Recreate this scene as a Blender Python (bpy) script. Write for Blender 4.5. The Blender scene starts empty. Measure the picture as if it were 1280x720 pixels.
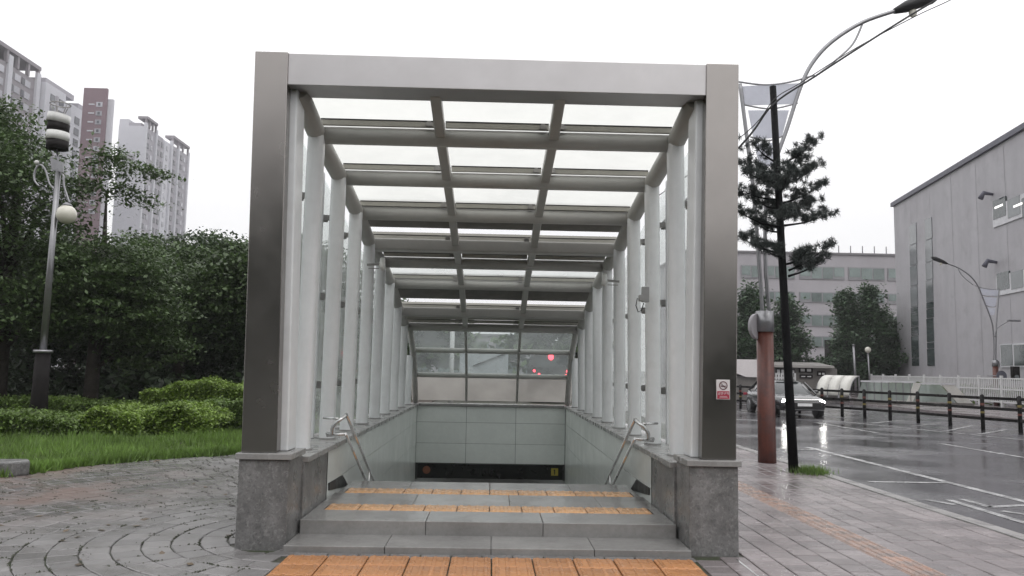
import bpy, math, random
import numpy as np
from mathutils import Vector, Matrix
S = bpy.context.scene
COL = S.collection
R = random.Random(7)
NP = np.random.default_rng(11)

# ------------------------------------------------------------------ camera
CAM_H, YAW, PITCH, ROLL, FPX = 1.5, math.radians(1.3), math.radians(5.75), math.radians(1.05), 1000.0
CF = Vector((math.sin(YAW)*math.cos(PITCH), math.cos(YAW)*math.cos(PITCH), math.sin(PITCH)))
_r0 = Vector((math.cos(YAW), -math.sin(YAW), 0)); _u0 = _r0.cross(CF)
CR = _r0*math.cos(ROLL) + _u0*math.sin(ROLL)
CU = -_r0*math.sin(ROLL) + _u0*math.cos(ROLL)
cam = bpy.data.cameras.new('camera'); camo = bpy.data.objects.new('camera', cam); COL.objects.link(camo)
cam.sensor_width = 36.0; cam.lens = 36.0*FPX/1280.0; cam.clip_end = 3000; cam.clip_start = 0.05
camo.matrix_world = Matrix(((CR.x, CU.x, -CF.x, 0), (CR.y, CU.y, -CF.y, 0), (CR.z, CU.z, -CF.z, CAM_H), (0, 0, 0, 1)))
S.camera = camo
# ------------------------------------------------------------------ sky, sun, exposure
W = bpy.data.worlds.new('World'); S.world = W; W.use_nodes = True
nt = W.node_tree; nt.nodes.clear()
SUN_EL, SUN_ROT = math.radians(55), math.radians(150)
sky = nt.nodes.new('ShaderNodeTexSky'); sky.sky_type = 'NISHITA'; sky.sun_disc = False
sky.sun_elevation = SUN_EL; sky.sun_rotation = SUN_ROT; sky.dust_density = 6; sky.air_density = 1.5
bg1 = nt.nodes.new('ShaderNodeBackground'); bg1.inputs['Strength'].default_value = 0.05
nt.links.new(sky.outputs['Color'], bg1.inputs['Color'])
bg2 = nt.nodes.new('ShaderNodeBackground')          # the closed overcast layer below that sky
tc = nt.nodes.new('ShaderNodeTexCoord'); nz = nt.nodes.new('ShaderNodeTexNoise')
nz.inputs['Scale'].default_value = 2.2; nz.inputs['Detail'].default_value = 4
rp = nt.nodes.new('ShaderNodeValToRGB')
rp.color_ramp.elements[0].position = .3; rp.color_ramp.elements[0].color = (.93, .93, .955, 1)
rp.color_ramp.elements[1].position = .7; rp.color_ramp.elements[1].color = (1, .995, 1, 1)
nt.links.new(tc.outputs['Generated'], nz.inputs['Vector']); nt.links.new(nz.outputs['Fac'], rp.inputs['Fac'])
sep = nt.nodes.new('ShaderNodeSeparateXYZ'); gr = nt.nodes.new('ShaderNodeMapRange')     # overcast sky: the zenith about twice as bright as the horizon
gr.inputs['From Min'].default_value = 0.0; gr.inputs['From Max'].default_value = 1.0; gr.inputs['To Min'].default_value = 1.04; gr.inputs['To Max'].default_value = 1.95
nt.links.new(tc.outputs['Generated'], sep.inputs[0]); nt.links.new(sep.outputs['Z'], gr.inputs['Value'])
nt.links.new(rp.outputs['Color'], bg2.inputs['Color']); nt.links.new(gr.outputs[0], bg2.inputs['Strength'])
mx = nt.nodes.new('ShaderNodeMixShader'); mx.inputs['Fac'].default_value = 0.94
out = nt.nodes.new('ShaderNodeOutputWorld')
nt.links.new(bg1.outputs[0], mx.inputs[1]); nt.links.new(bg2.outputs[0], mx.inputs[2]); nt.links.new(mx.outputs[0], out.inputs['Surface'])
sl = bpy.data.lights.new('sun', 'SUN'); sl.energy = 0.5; sl.angle = math.radians(40); sl.color = (1, .98, .95)
so = bpy.data.objects.new('sun', sl); COL.objects.link(so); so.location = (0, 0, 60)
so.rotation_euler = (math.radians(90)-SUN_EL, 0, math.radians(30))
S.view_settings.view_transform = 'Standard'; S.view_settings.look = 'None'
S.view_settings.exposure = 0.0; S.view_settings.gamma = 1
S.render.engine = 'CYCLES'
S.cycles.use_denoising = True; S.cycles.max_bounces = 8; S.cycles.transparent_max_bounces = 24
S.cycles.sample_clamp_indirect = 6; S.cycles.caustics_reflective = False; S.cycles.caustics_refractive = False

# ------------------------------------------------------------------ pixel -> place helpers
def ray(px, py): return CF + CR*((px-640)/FPX) - CU*((py-360)/FPX)
def ong(px, py, z=0.0):
    d = ray(px, py); t = (z-CAM_H)/d.z; return Vector((d.x*t, d.y*t, z))
def aty(px, py, Y):
    d = ray(px, py); t = Y/d.y; return Vector((d.x*t, Y, CAM_H+d.z*t))
def atx(px, py, X):
    d = ray(px, py); t = X/d.x; return Vector((X, d.y*t, CAM_H+d.z*t))
def onp(px, py, p0, n):
    d = ray(px, py); o = Vector((0, 0, CAM_H)); t = (p0-o).dot(n)/d.dot(n); return o+d*t
def proj(p):
    v = Vector(p)-Vector((0, 0, CAM_H)); d = v.dot(CF)
    if d < .1: return None
    return (640+FPX*v.dot(CR)/d, 360-FPX*v.dot(CU)/d)

# ------------------------------------------------------------------ materials
MATS = {}
def mat(name, col, rough=.5, metal=0.0, var=.12, scale=3.0, bump=0.0, bscale=60.0, piece=0.0, wet=None, spec=.5,
        coat=0.0, streak=0.0, world=False, emit=0.0, alpha=None, trans=None, stain=None, aniso=0.0, dirt=None):
    m = bpy.data.materials.new(name); m.use_nodes = True; n = m.node_tree; N = n.nodes; L = n.links
    b = N['Principled BSDF']; b.inputs['Roughness'].default_value = rough; b.inputs['Metallic'].default_value = metal
    b.inputs['Specular IOR Level'].default_value = spec
    if coat: b.inputs['Coat Weight'].default_value = coat; b.inputs['Coat Roughness'].default_value = .08
    if aniso: b.inputs['Anisotropic'].default_value = aniso
    if world: vec = N.new('ShaderNodeNewGeometry').outputs['Position']
    else: vec = N.new('ShaderNodeTexCoord').outputs['Object']
    def noise(sc, det=5, rg=.6, v=None):
        t = N.new('ShaderNodeTexNoise'); t.inputs['Scale'].default_value = sc; t.inputs['Detail'].default_value = det
        t.inputs['Roughness'].default_value = rg; L.new(v or vec, t.inputs['Vector']); return t.outputs['Fac']
    def rng(src, a, c, lo=.3, hi=.7):
        r = N.new('ShaderNodeMapRange'); r.inputs['From Min'].default_value = lo; r.inputs['From Max'].default_value = hi
        r.inputs['To Min'].default_value = a; r.inputs['To Max'].default_value = c; L.new(src, r.inputs['Value']); return r.outputs[0]
    def mul(a, c):
        k = N.new('ShaderNodeMath'); k.operation = 'MULTIPLY'; L.new(a, k.inputs[0])
        if isinstance(c, float): k.inputs[1].default_value = c
        else: L.new(c, k.inputs[1])
        return k.outputs[0]
    f = rng(noise(scale), 1-var, 1+var)
    f = mul(f, rng(noise(scale*9, 3), 1-var*.5, 1+var*.5))
    if streak:
        mp = N.new('ShaderNodeMapping'); mp.inputs['Scale'].default_value = (1, 1, .06); L.new(vec, mp.inputs['Vector'])
        f = mul(f, rng(noise(streak, 4, .6, mp.outputs[0]), 1-var*1.6, 1+var*.6))
    if piece:
        o = N.new('ShaderNodeObjectInfo').outputs['Random']; g = N.new('ShaderNodeNewGeometry').outputs['Random Per Island']
        a = N.new('ShaderNodeMath'); a.operation = 'ADD'; L.new(o, a.inputs[0]); L.new(g, a.inputs[1])
        fr = N.new('ShaderNodeMath'); fr.operation = 'FRACT'; L.new(a.outputs[0], fr.inputs[0])
        f = mul(f, rng(fr.outputs[0], 1-piece, 1+piece, 0, 1))
    mixc = N.new('ShaderNodeVectorMath'); mixc.operation = 'SCALE'; mixc.inputs[0].default_value = col[:3]; L.new(f, mixc.inputs['Scale'])
    cout = mixc.outputs[0]
    for st in ([stain] if stain else []) + (dirt or []):      # st = (colour, noise scale, lo, hi, amount)
        mk = rng(noise(st[1], 6, .65), 0.0, st[4], st[2], st[3])
        if len(st) > 5:                                        # confined round a place: (centre, radius)
            vd = N.new('ShaderNodeVectorMath'); vd.operation = 'DISTANCE'; L.new(vec, vd.inputs[0]); vd.inputs[1].default_value = st[5]
            mk = mul(mk, rng(vd.outputs['Value'], 1.0, 0.0, st[6]*.4, st[6]))
        x = N.new('ShaderNodeMix'); x.data_type = 'RGBA'; L.new(mk, x.inputs[0]); L.new(cout, x.inputs[6]); x.inputs[7].default_value = (*st[0], 1)
        cout = x.outputs[2]
    L.new(cout, b.inputs['Base Color'])
    if wet:                                                    # (low, high, scale): pools of water between duller ground
        L.new(rng(noise(wet[2], 4, .55), wet[0], wet[1], .38, .62), b.inputs['Roughness'])
    elif rough > .12 and rough < .95:
        L.new(rng(noise(scale*2.3, 4), max(.02, rough*.8), min(1, rough*1.2)), b.inputs['Roughness'])
    if bump:
        bp = N.new('ShaderNodeBump'); bp.inputs['Strength'].default_value = bump; bp.inputs['Distance'].default_value = .01
        L.new(noise(bscale, 4), bp.inputs['Height']); L.new(bp.outputs[0], b.inputs['Normal'])
    if emit:
        b.inputs['Emission Color'].default_value = (*col[:3], 1); b.inputs['Emission Strength'].default_value = emit
    if trans is not None:                                      # leaf / milky sheet: share of light let through
        tr = N.new('ShaderNodeBsdfTranslucent'); L.new(cout, tr.inputs['Color'])
        ms = N.new('ShaderNodeMixShader'); ms.inputs[0].default_value = trans
        L.new(b.outputs[0], ms.inputs[1]); L.new(tr.outputs[0], ms.inputs[2]); L.new(ms.outputs[0], N['Material Output'].inputs['Surface'])
    MATS[name] = m; return m
def glass(name, tint=(.85, .9, .88), clear=.6, frost=.3, rough=.06, scale=4.0, amp=.12):
    """thin sheet: clear part lets things show, frosted part scatters, the rest is surface gloss"""
    m = bpy.data.materials.new(name); m.use_nodes = True; n = m.node_tree; N = n.nodes; L = n.links; N.remove(N['Principled BSDF'])
    tp = N.new('ShaderNodeBsdfTransparent'); tp.inputs[0].default_value = (*tint, 1)
    tl = N.new('ShaderNodeBsdfTranslucent'); tl.inputs[0].default_value = (*tint, 1)
    gl = N.new('ShaderNodeBsdfGlossy'); gl.inputs['Roughness'].default_value = rough
    df = N.new('ShaderNodeBsdfDiffuse'); df.inputs[0].default_value = (*[c*.75 for c in tint], 1)
    a = N.new('ShaderNodeMixShader'); z = N.new('ShaderNodeTexNoise'); z.inputs['Scale'].default_value = scale; z.inputs['Detail'].default_value = 6
    L.new(N.new('ShaderNodeTexCoord').outputs['Object'], z.inputs['Vector'])
    r = N.new('ShaderNodeMapRange'); r.inputs['From Min'].default_value = .3; r.inputs['From Max'].default_value = .7
    tot = clear+frost; fr = frost/tot
    r.inputs['To Min'].default_value = max(0, fr-amp); r.inputs['To Max'].default_value = min(1, fr+amp)
    L.new(z.outputs['Fac'], r.inputs['Value']); L.new(r.outputs[0], a.inputs[0]); L.new(tp.outputs[0], a.inputs[1]); L.new(tl.outputs[0], a.inputs[2])
    c = N.new('ShaderNodeMixShader'); c.inputs[0].default_value = 1-tot; L.new(a.outputs[0], c.inputs[1]); L.new(df.outputs[0], c.inputs[2])
    lw = N.new('ShaderNodeLayerWeight'); lw.inputs['Blend'].default_value = .12
    e = N.new('ShaderNodeMixShader'); L.new(lw.outputs['Fresnel'], e.inputs[0]); L.new(c.outputs[0], e.inputs[1]); L.new(gl.outputs[0], e.inputs[2])
    bf = N.new('ShaderNodeNewGeometry'); t2 = N.new('ShaderNodeBsdfTransparent'); k = N.new('ShaderNodeMixShader')   # a sheet scatters once: at the face first met
    L.new(bf.outputs['Backfacing'], k.inputs[0]); L.new(e.outputs[0], k.inputs[1]); L.new(t2.outputs[0], k.inputs[2])
    L.new(k.outputs[0], N['Material Output'].inputs['Surface']); MATS[name] = m; return m

STONE_D = [((.16, .15, .14), 1.3, .45, .7, .6)]
mat('steel', (.33, .31, .295), .24, 1.0, .03, .8)
mat('beam_steel', (.50, .485, .485), .38, .9, .04, 1.2)
mat('polished', (.6, .6, .6), .18, 1.0, .05)
mat('bracket', (.32, .31, .30), .35, .9, .15, 9)
mat('white_paint', (.76, .77, .78), .38, 0, .05, 1.6, .02, 150, streak=5, dirt=[((.42, .42, .38), 2.2, .55, .85, .35)])
mat('rafter_paint', (.40, .395, .375), .42, 0, .06, 2, .02, 150)
mat('flange', (.40, .39, .35), .5, 0, .08, 3)
mat('dark_seal', (.02, .02, .02), .6, 0, .1)
mat('vent', (.16, .155, .14), .5, .3, .1, 3)
mat('granite', (.200, .198, .197), .42, 0, .20, 3.2, .10, 300, wet=(.2, .5, 2.5), streak=7, dirt=[((.10, .10, .098), 2.6, .48, .72, .55), ((.34, .335, .33), 42, .52, .66, .55), ((.06, .06, .06), 55, .54, .66, .6), ((.10, .10, .10), 13, .52, .64, .6)])
mat('granite_cap', (.29, .285, .28), .3, 0, .14, 3, .08, 300, wet=(.15, .4, 3), dirt=[((.12, .12, .12), 110, .57, .7, .5), ((.14, .14, .13), 3, .55, .75, .5)])
mat('granite_step', (.25, .246, .24), .25, 0, .14, 2.5, .06, 300, piece=.08, wet=(.04, .26, 2.0), dirt=[((.34, .33, .32), 95, .56, .7, .45), ((.08, .08, .08), 120, .58, .7, .5), ((.11, .10, .09), 1.7, .55, .75, .5)])
mat('wall_tile', (.78, .81, .785), .2, 0, .05, 1.2, piece=.03)
mat('grout', (.10, .105, .10), .8)
mat('dark_skirt', (.02, .02, .02), .5)
mat('tactile_worn', (.60, .33, .15), .3, 0, .14, 4, .1, 200, piece=.12, wet=(.12, .36, 5), dirt=[((.62, .5, .38), 9, .5, .75, .5)])
mat('tactile', (.44, .205, .085), .38, 0, .10, 3, piece=.10, wet=(.16, .42, 3), dirt=[((.20, .13, .08), 5, .55, .8, .4)])
mat('tactile_pink', (.36, .21, .15), .3, 0, .16, 4, .1, 200, piece=.2, wet=(.1, .4, 4), dirt=[((.17, .15, .145), 3.5, .42, .62, .85)])
MUD = ((.13, .075, .055), .9, .42, .60, .75, (-6.2, 9.6, 0), 3.4)
mat('paver', (.185, .178, .178), .3, 0, .14, 1.1, .25, 120, piece=.2, wet=(.12, .45, .9), world=True,
    dirt=[((.085, .08, .07), 2.4, .52, .72, .6), MUD])
mat('paver_right', (.215, .188, .19), .3, 0, .14, 1.1, .22, 120, piece=.22, wet=(.06, .38, .8), world=True,
    dirt=[((.10, .09, .09), 2.0, .55, .75, .5)])
mat('joint', (.045, .045, .035), .7, 0, .3, 6, .4, 80, world=True, dirt=[((.03, .045, .015), 2.0, .5, .6, .8)])
mat('asphalt', (.080, .077, .083), .2, 0, .2, .5, .35, 18, wet=(.05, .30, .45), world=True)
mat('ground', (.07, .068, .062), .5, 0, .2, .3, .2, 60, wet=(.15, .5, .3), world=True)
mat('moss', (.030, .034, .018), .8, 0, .3, 6, world=True); mat('dead_leaf', (.07, .045, .02), .5, piece=.5)
mat('soil', (.05, .04, .03), .8, 0, .3, 2, .5, 40, world=True)
mat('kerb', (.25, .24, .235), .3, 0, .15, 3, .1, 200, piece=.1, wet=(.15, .45, 2))
mat('line_white', (.46, .46, .46), .25, 0, .12, 3, .1, 200, world=True, dirt=[((.12, .12, .12), 4, .42, .62, .85)])
mat('grass', (.135, .225, .046), .5, 0, .45, 1.1, piece=.35, trans=.3, world=True)
mat('hedge_leaf', (.17, .255, .045), .45, 0, .2, 1.5, piece=.45, trans=.3, world=True)
mat('shrub_leaf', (.11, .175, .036), .45, 0, .25, 1.2, piece=.45, trans=.3, world=True)
mat('tree_leaf', (.072, .115, .040), .42, 0, .25, .6, piece=.45, trans=.28, world=True)
mat('tree_leaf_dark', (.042, .070, .029), .45, 0, .25, .6, piece=.45, trans=.22, world=True)
mat('ginkgo_leaf', (.056, .10, .048), .5, 0, .25, .6, piece=.4, trans=.25, world=True)
mat('needle', (.034, .044, .040), .6, 0, .2, 2, piece=.35, world=True)
mat('bark', (.035, .028, .022), .8, 0, .3, 6, .6, 40)
mat('black_bark', (.006, .006, .007), .65, 0, .3, 8, .6, 60, spec=.12)
mat('lamp_brown', (.125, .036, .024), .42, .1, .25, 2.5, .08, 60, streak=6, dirt=[((.05, .03, .03), 3, .5, .7, .7)])
mat('lamp_steel', (.27, .27, .28), .35, .8, .1, 4)
mat('banner', (.80, .81, .86), .4, 0, .04, 2, trans=.62)
mat('cable', (.012, .012, .013), .5)
mat('fence_black', (.010, .009, .009), .4, 0, .2, 5, spec=.2, wet=(.25, .5, 5))
mat('band_yellow', (.20, .16, .05), .4); mat('band_red', (.14, .045, .035), .4)
mat('white_fence', (.62, .62, .62), .4, 0, .1, 2)
mat('sign_white', (.72, .68, .68), .4, 0, .04); mat('sign_red', (.38, .035, .065), .4, 0, .08); mat('sign_ink', (.10, .02, .03), .5)
mat('sign_black', (.012, .013, .012), .3, 0, .1); mat('sign_yellow', (.42, .34, .045), .5); mat('sign_orange', (.23, .09, .05), .5)
mat('sign_faint', (.040, .040, .040), .6)
mat('bulb_glass', (.62, .60, .52), .2, 0, .04, 2, coat=.5)
mat('camera_white', (.6, .6, .58), .35); mat('camera_grey', (.3, .3, .3), .4)
mat('car_paint', (.022, .022, .024), .25, .2, .05, 2, coat=.6)
mat('car_glass', (.035, .04, .042), .08, 0, .05, 2, spec=.4)
mat('car_black', (.010, .010, .010), .4); mat('rim', (.35, .35, .36), .3, .9)
mat('headlight', (1.0, .98, .95), emit=60.0); mat('lightbar', (1, .98, .95), emit=1.0); mat('plate', (.75, .75, .75), .4)
mat('taillight', (1.0, .05, .08), emit=6.0); mat('red_paint', (.25, .05, .05), .3, 0, .05, coat=.8)
mat('bld_grey', (.42, .41, .43), .55, 0, .06, .25, .12, 12, streak=1.1, dirt=[((.31, .295, .31), .25, .5, .75, .7), ((.28, .27, .28), .9, .54, .7, .45)])
mat('bld_trim', (.10, .10, .13), .5)
mat('win_dark', (.06, .075, .075), .08, 0, .2, .5, coat=.4); mat('win_mid', (.17, .185, .19), .12, 0, .12, .6, coat=.3)
mat('win_green', (.16, .20, .19), .1, 0, .2, .6, coat=.3, piece=.25)
mat('frame_white', (.6, .6, .62), .45)
mat('frame_grey', (.22, .22, .23), .5)
mat('ceiling_lamp', (1, .98, .95), emit=1.0)
mat('office', (.36, .345, .365), .65, 0, .06, .12, streak=.5)
mat('office_trim', (.17, .165, .175), .6)
mat('apt_light', (.56, .56, .60), .7, 0, .05, .06); mat('apt_grey', (.36, .345, .38), .7, 0, .05, .06)
mat('apt_dark', (.25, .23, .25), .7, 0, .05, .06); mat('apt_maroon', (.20, .135, .155), .7, 0, .05, .06)
mat('apt_win', (.10, .105, .12), .2, piece=.3); mat('apt_pane', (.42, .42, .46), .3, 0, .1, piece=.2)
mat('shelter', (.62, .61, .57), .35, 0, .08, 1.2, dirt=[((.35, .34, .3), 1.5, .55, .75, .6)])
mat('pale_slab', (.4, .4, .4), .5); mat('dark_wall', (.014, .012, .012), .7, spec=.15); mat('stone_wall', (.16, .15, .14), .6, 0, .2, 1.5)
mat('truck_white', (.45, .48, .50), .45)
glass('roof_glass', (.735, .74, .71), .30, .66, .15, 1.3)
glass('roof_glass_clear', (.76, .78, .76), .66, .30, .12, 1.3)
glass('side_glass', (.86, .90, .88), .66, .24, .06, 2.5)
glass('rear_glass', (.66, .71, .70), .74, .16, .06, 2.2, .05)
glass('rear_glass_fog', (.46, .44, .41), .24, .60, .15, 1.2, .16)
glass('green_glass', (.55, .62, .58), .45, .35, .06, 1.0)

# ------------------------------------------------------------------ mesh helpers (all in world metres)
class MB:
    def __init__(s): s.v = []; s.f = []; s.sm = []
    def add(s, vs, fs, smooth=False):
        o = len(s.v); s.v += [tuple(v) for v in vs]; s.f += [tuple(i+o for i in f) for f in fs]; s.sm += [smooth]*len(fs); return s
    def box(s, x0, x1, y0, y1, z0, z1):
        return s.hexa([(x0, y0, z0), (x1, y0, z0), (x1, y1, z0), (x0, y1, z0), (x0, y0, z1), (x1, y0, z1), (x1, y1, z1), (x0, y1, z1)])
    def hexa(s, p):
        return s.add(p, [(0, 3, 2, 1), (4, 5, 6, 7), (0, 1, 5, 4), (1, 2, 6, 5), (2, 3, 7, 6), (3, 0, 4, 7)])
    def bar(s, a, b, w, h, up=(0, 0, 1)):
        a, b = Vector(a), Vector(b); d = (b-a).normalized(); u = Vector(up); x = d.cross(u).normalized()*w/2; y = x.cross(d).normalized()*h/2
        return s.hexa([a-x-y, a+x-y, b+x-y, b-x-y, a-x+y, a+x+y, b+x+y, b-x+y])
    def prism(s, poly, ext):
        e = Vector(ext); n = len(poly); p = [Vector(q) for q in poly]
        return s.add(p+[q+e for q in p], [tuple(range(n))[::-1], tuple(range(n, 2*n))]+[(i, (i+1) % n, n+(i+1) % n, n+i) for i in range(n)])
    def tube(s, pts, r, seg=12, sx=1.0, cap=True, ref=None):
        pts = [Vector(p) for p in pts]; n = len(pts); rr = r if isinstance(r, (list, tuple)) else [r]*n; base = len(s.v); prev = None
        for i, p in enumerate(pts):
            d = (pts[min(i+1, n-1)]-pts[max(i-1, 0)]).normalized()
            if prev is None:
                q = Vector(ref) if ref else (Vector((0, 0, 1)) if abs(d.z) < .9 else Vector((1, 0, 0)))
                x = d.cross(q).normalized()
            else:
                x = (prev-d*prev.dot(d)).normalized()
            prev = x; y = d.cross(x)
            for k in range(seg):
                a = 2*math.pi*k/seg; s.v.append(tuple(p+x*(math.cos(a)*rr[i]*sx)+y*(math.sin(a)*rr[i])))
        for i in range(n-1):
            for k in range(seg):
                a = base+i*seg+k; b2 = base+i*seg+(k+1) % seg; s.f.append((a, b2, b2+seg, a+seg)); s.sm.append(True)
        if cap:
            s.f.append(tuple(base+k for k in range(seg))[::-1]); s.sm.append(False)
            s.f.append(tuple(base+(n-1)*seg+k for k in range(seg))); s.sm.append(False)
        return s
    def ball(s, c, rx, ry=None, rz=None, seg=14, rings=9):
        ry = ry or rx; rz = rz or rx; base = len(s.v)
        for i in range(rings+1):
            t = math.pi*i/rings
            for k in range(seg):
                a = 2*math.pi*k/seg; s.v.append((c[0]+rx*math.sin(t)*math.cos(a), c[1]+ry*math.sin(t)*math.sin(a), c[2]+rz*math.cos(t)))
        for i in range(rings):
            for k in range(seg):
                a = base+i*seg+k; b2 = base+i*seg+(k+1) % seg; s.f.append((a, a+seg, b2+seg, b2)); s.sm.append(True)
        return s
    def mesh(s, name, m):
        me = bpy.data.meshes.new(name); me.from_pydata(s.v, [], s.f)
        for p, q in zip(me.polygons, s.sm): p.use_smooth = q
        me.materials.append(MATS[m]); me.update(); return me
    def build(s, name, m, parent=None, bevel=0.0, loc=None):
        return place(s.mesh(name, m), name, parent, bevel=bevel)
def place(me, name, parent=None, loc=(0, 0, 0), rz=0.0, bevel=0.0, rot=None):
    o = bpy.data.objects.new(name, me); COL.objects.link(o); o.location = loc
    o.rotation_euler = rot if rot else (0, 0, rz)
    if parent is not None:
        o.parent = parent; o.matrix_parent_inverse = world_of(parent).inverted()
    if bevel:
        b = o.modifiers.new('bevel', 'BEVEL'); b.width = bevel; b.segments = 2; b.limit_method = 'ANGLE'
    return o
def world_of(o):
    m = Matrix.LocRotScale(o.location, o.rotation_euler, o.scale)
    return m if o.parent is None else world_of(o.parent) @ o.matrix_parent_inverse @ m
def tag(o, label=None, cat=None, group=None, kind=None):
    for k, v in (('label', label), ('category', cat), ('group', group), ('kind', kind)):
        if v: o[k] = v
    return o
def thing(name, label, cat, loc=(0, 0, 0), group=None):
    o = bpy.data.objects.new(name, None); COL.objects.link(o); o.location = loc; o.empty_display_size = .2
    return tag(o, label, cat, group)
def struct(o): o['kind'] = 'structure'; return o
def copy_tree(o, parent=None):
    c = o.copy(); COL.objects.link(c)
    if parent is not None: c.parent = parent; c.matrix_parent_inverse = o.matrix_parent_inverse.copy()
    for ch in list(o.children): copy_tree(ch, c)
    return c
def raw(name, V, F, m, parent=None, smooth=False):
    """fast mesh from arrays: V (n,3), F (k,3 or 4)"""
    me = bpy.data.meshes.new(name); k, c = F.shape
    me.vertices.add(len(V)); me.vertices.foreach_set('co', V.astype(np.float32).ravel())
    me.loops.add(k*c); me.loops.foreach_set('vertex_index', F.astype(np.int32).ravel())
    me.polygons.add(k); me.polygons.foreach_set('loop_start', np.arange(0, k*c, c, dtype=np.int32))
    if smooth: me.polygons.foreach_set('use_smooth', np.ones(k, bool))
    me.update(calc_edges=True); me.validate(); me.materials.append(MATS[m])
    return place(me, name, parent)
def leaves(P, size, up=.6, aspect=1.8, droop=.0):
    """rhombic leaves at points P"""
    n = len(P); nrm = NP.normal(size=(n, 3)); nrm[:, 2] = np.abs(nrm[:, 2])+up; nrm /= np.linalg.norm(nrm, axis=1)[:, None]
    a = NP.normal(size=(n, 3)); a -= nrm*(a*nrm).sum(1)[:, None]; a /= np.linalg.norm(a, axis=1)[:, None]; a[:, 2] -= droop
    b = np.cross(nrm, a); s = size*(.45+1.2*NP.random(n)**1.5)[:, None]
    V = np.stack([P-a*s*.5*aspect, P+b*s*.5, P+a*s*.5*aspect, P-b*s*.5], 1).reshape(-1, 3)
    return V, np.arange(4*n).reshape(n, 4)

# ================================================================== THE SETTING
GZ = -.22; RZ = -.10
g = MB()
for x0, x1, y0, y1 in ((-1500, -1.68, -1500, 2500), (1.68, 1500, -1500, 2500), (-1.68, 1.68, -1500, 6.9), (-1.68, 1.68, 18.2, 2500)):
    g.add([(x0, y0, GZ), (x1, y0, GZ), (x1, y1, GZ), (x0, y1, GZ)], [(0, 1, 2, 3)])
struct(g.build('ground', 'ground'))
road = MB(); road.box(5.17, 19.5, -40, 600, GZ+.01, RZ); road.box(-60, 19.5, 72, 86, GZ+.012, RZ-.004)
road = struct(road.build('road', 'asphalt'))
def line_on_road(p, q, w=.13, name='road_line'):
    p, q = Vector(p), Vector(q); p.z = q.z = RZ+.004; d = (q-p).normalized(); n = Vector((-d.y, d.x, 0))*w/2
    m = MB().add([p-n, q-n, q+n, p+n], [(0, 1, 2, 3)]); return m.build(name, 'line_white', road)
line_on_road((6.95, 4, 0), (6.95, 17.6, 0), .14, 'bay_line')
for y in (7.2, 12.15, 17.1): line_on_road((5.7, y, 0), (6.87, y, 0), .12, 'bay_line')
for a, b2 in (((1158, 625), (1194, 631)), ((1186, 625), (1285, 655)), ((1203, 624), (1237, 634)), ((1237, 634), (1295, 631)), ((1252, 639), (1295, 645))):
    line_on_road(ong(*a, RZ), ong(*b2, RZ), .11, 'bay_line')
for y in (16.0, 23.5, 31.5, 39.5, 47.5): line_on_road((10.76, y-1.2, 0), (10.76, y+3.2, 0), .14, 'lane_line')
EDGE = [ong(*p, RZ) for p in ((1300, 552), (1230, 545), (1160, 538), (1090, 531), (1031, 525))] + [Vector((10.0, 34, 0)), Vector((8.6, 44, 0))]
for a, b2 in zip(EDGE, EDGE[1:]): line_on_road(a, b2, .13, 'edge_line')
for a, b2 in (((1140, 533), (1176, 529)), ((1182, 539), (1216, 532)), ((1224, 543), (1258, 537)), ((1090, 529), (1130, 525))):
    line_on_road(ong(*a, RZ), ong(*b2, RZ), .13, 'edge_line')
for y in (56, 58.2, 60.4): line_on_road((7, y, 0), (13, y, 0), .5, 'crossing_bar')

# lawn
LAWN = [(-9.6, 4.0), (-6.32, 10.68), (-5.89, 11.84), (-5.17, 12.86), (-4.19, 13.72), (-2.55, 14.7), (-2.55, 60), (-70, 60), (-70, 4)]
def in_poly(x, y, P):
    c = False; j = len(P)-1
    for i in range(len(P)):
        if (P[i][1] > y) != (P[j][1] > y) and x < (P[j][0]-P[i][0])*(y-P[i][1])/(P[j][1]-P[i][1])+P[i][0]: c = not c
        j = i
    return c
lm = MB(); lm.prism([(x, y, -.12) for x, y in LAWN], (0, 0, .15)); struct(lm.build('lawn', 'soil'))
P = []
while len(P) < 70000:
    x = R.uniform(-17, -2.6); y = R.uniform(9, 24)
    if in_poly(x, y, LAWN) and R.random() < (1.0 if y < 17.5 else .12): P.append((x, y))
P = np.array(P); n = len(P); h = (.05+.14*NP.random(n))*(1+.4*np.sin(P[:, 0]*2.1)*np.sin(P[:, 1]*1.7)); a = NP.random(n)*6.283; w = .006+.006*NP.random(n)
lean = NP.normal(size=(n, 2))*.05; dx, dy = np.cos(a)*w, np.sin(a)*w
B0 = np.stack([P[:, 0]-dx, P[:, 1]-dy, np.full(n, .02)], 1); B1 = np.stack([P[:, 0]+dx, P[:, 1]+dy, np.full(n, .02)], 1); T = np.stack([P[:, 0]+lean[:, 0], P[:, 1]+lean[:, 1], .03+h], 1)
V = np.stack([B0, B1, T], 1).reshape(-1, 3)
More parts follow.
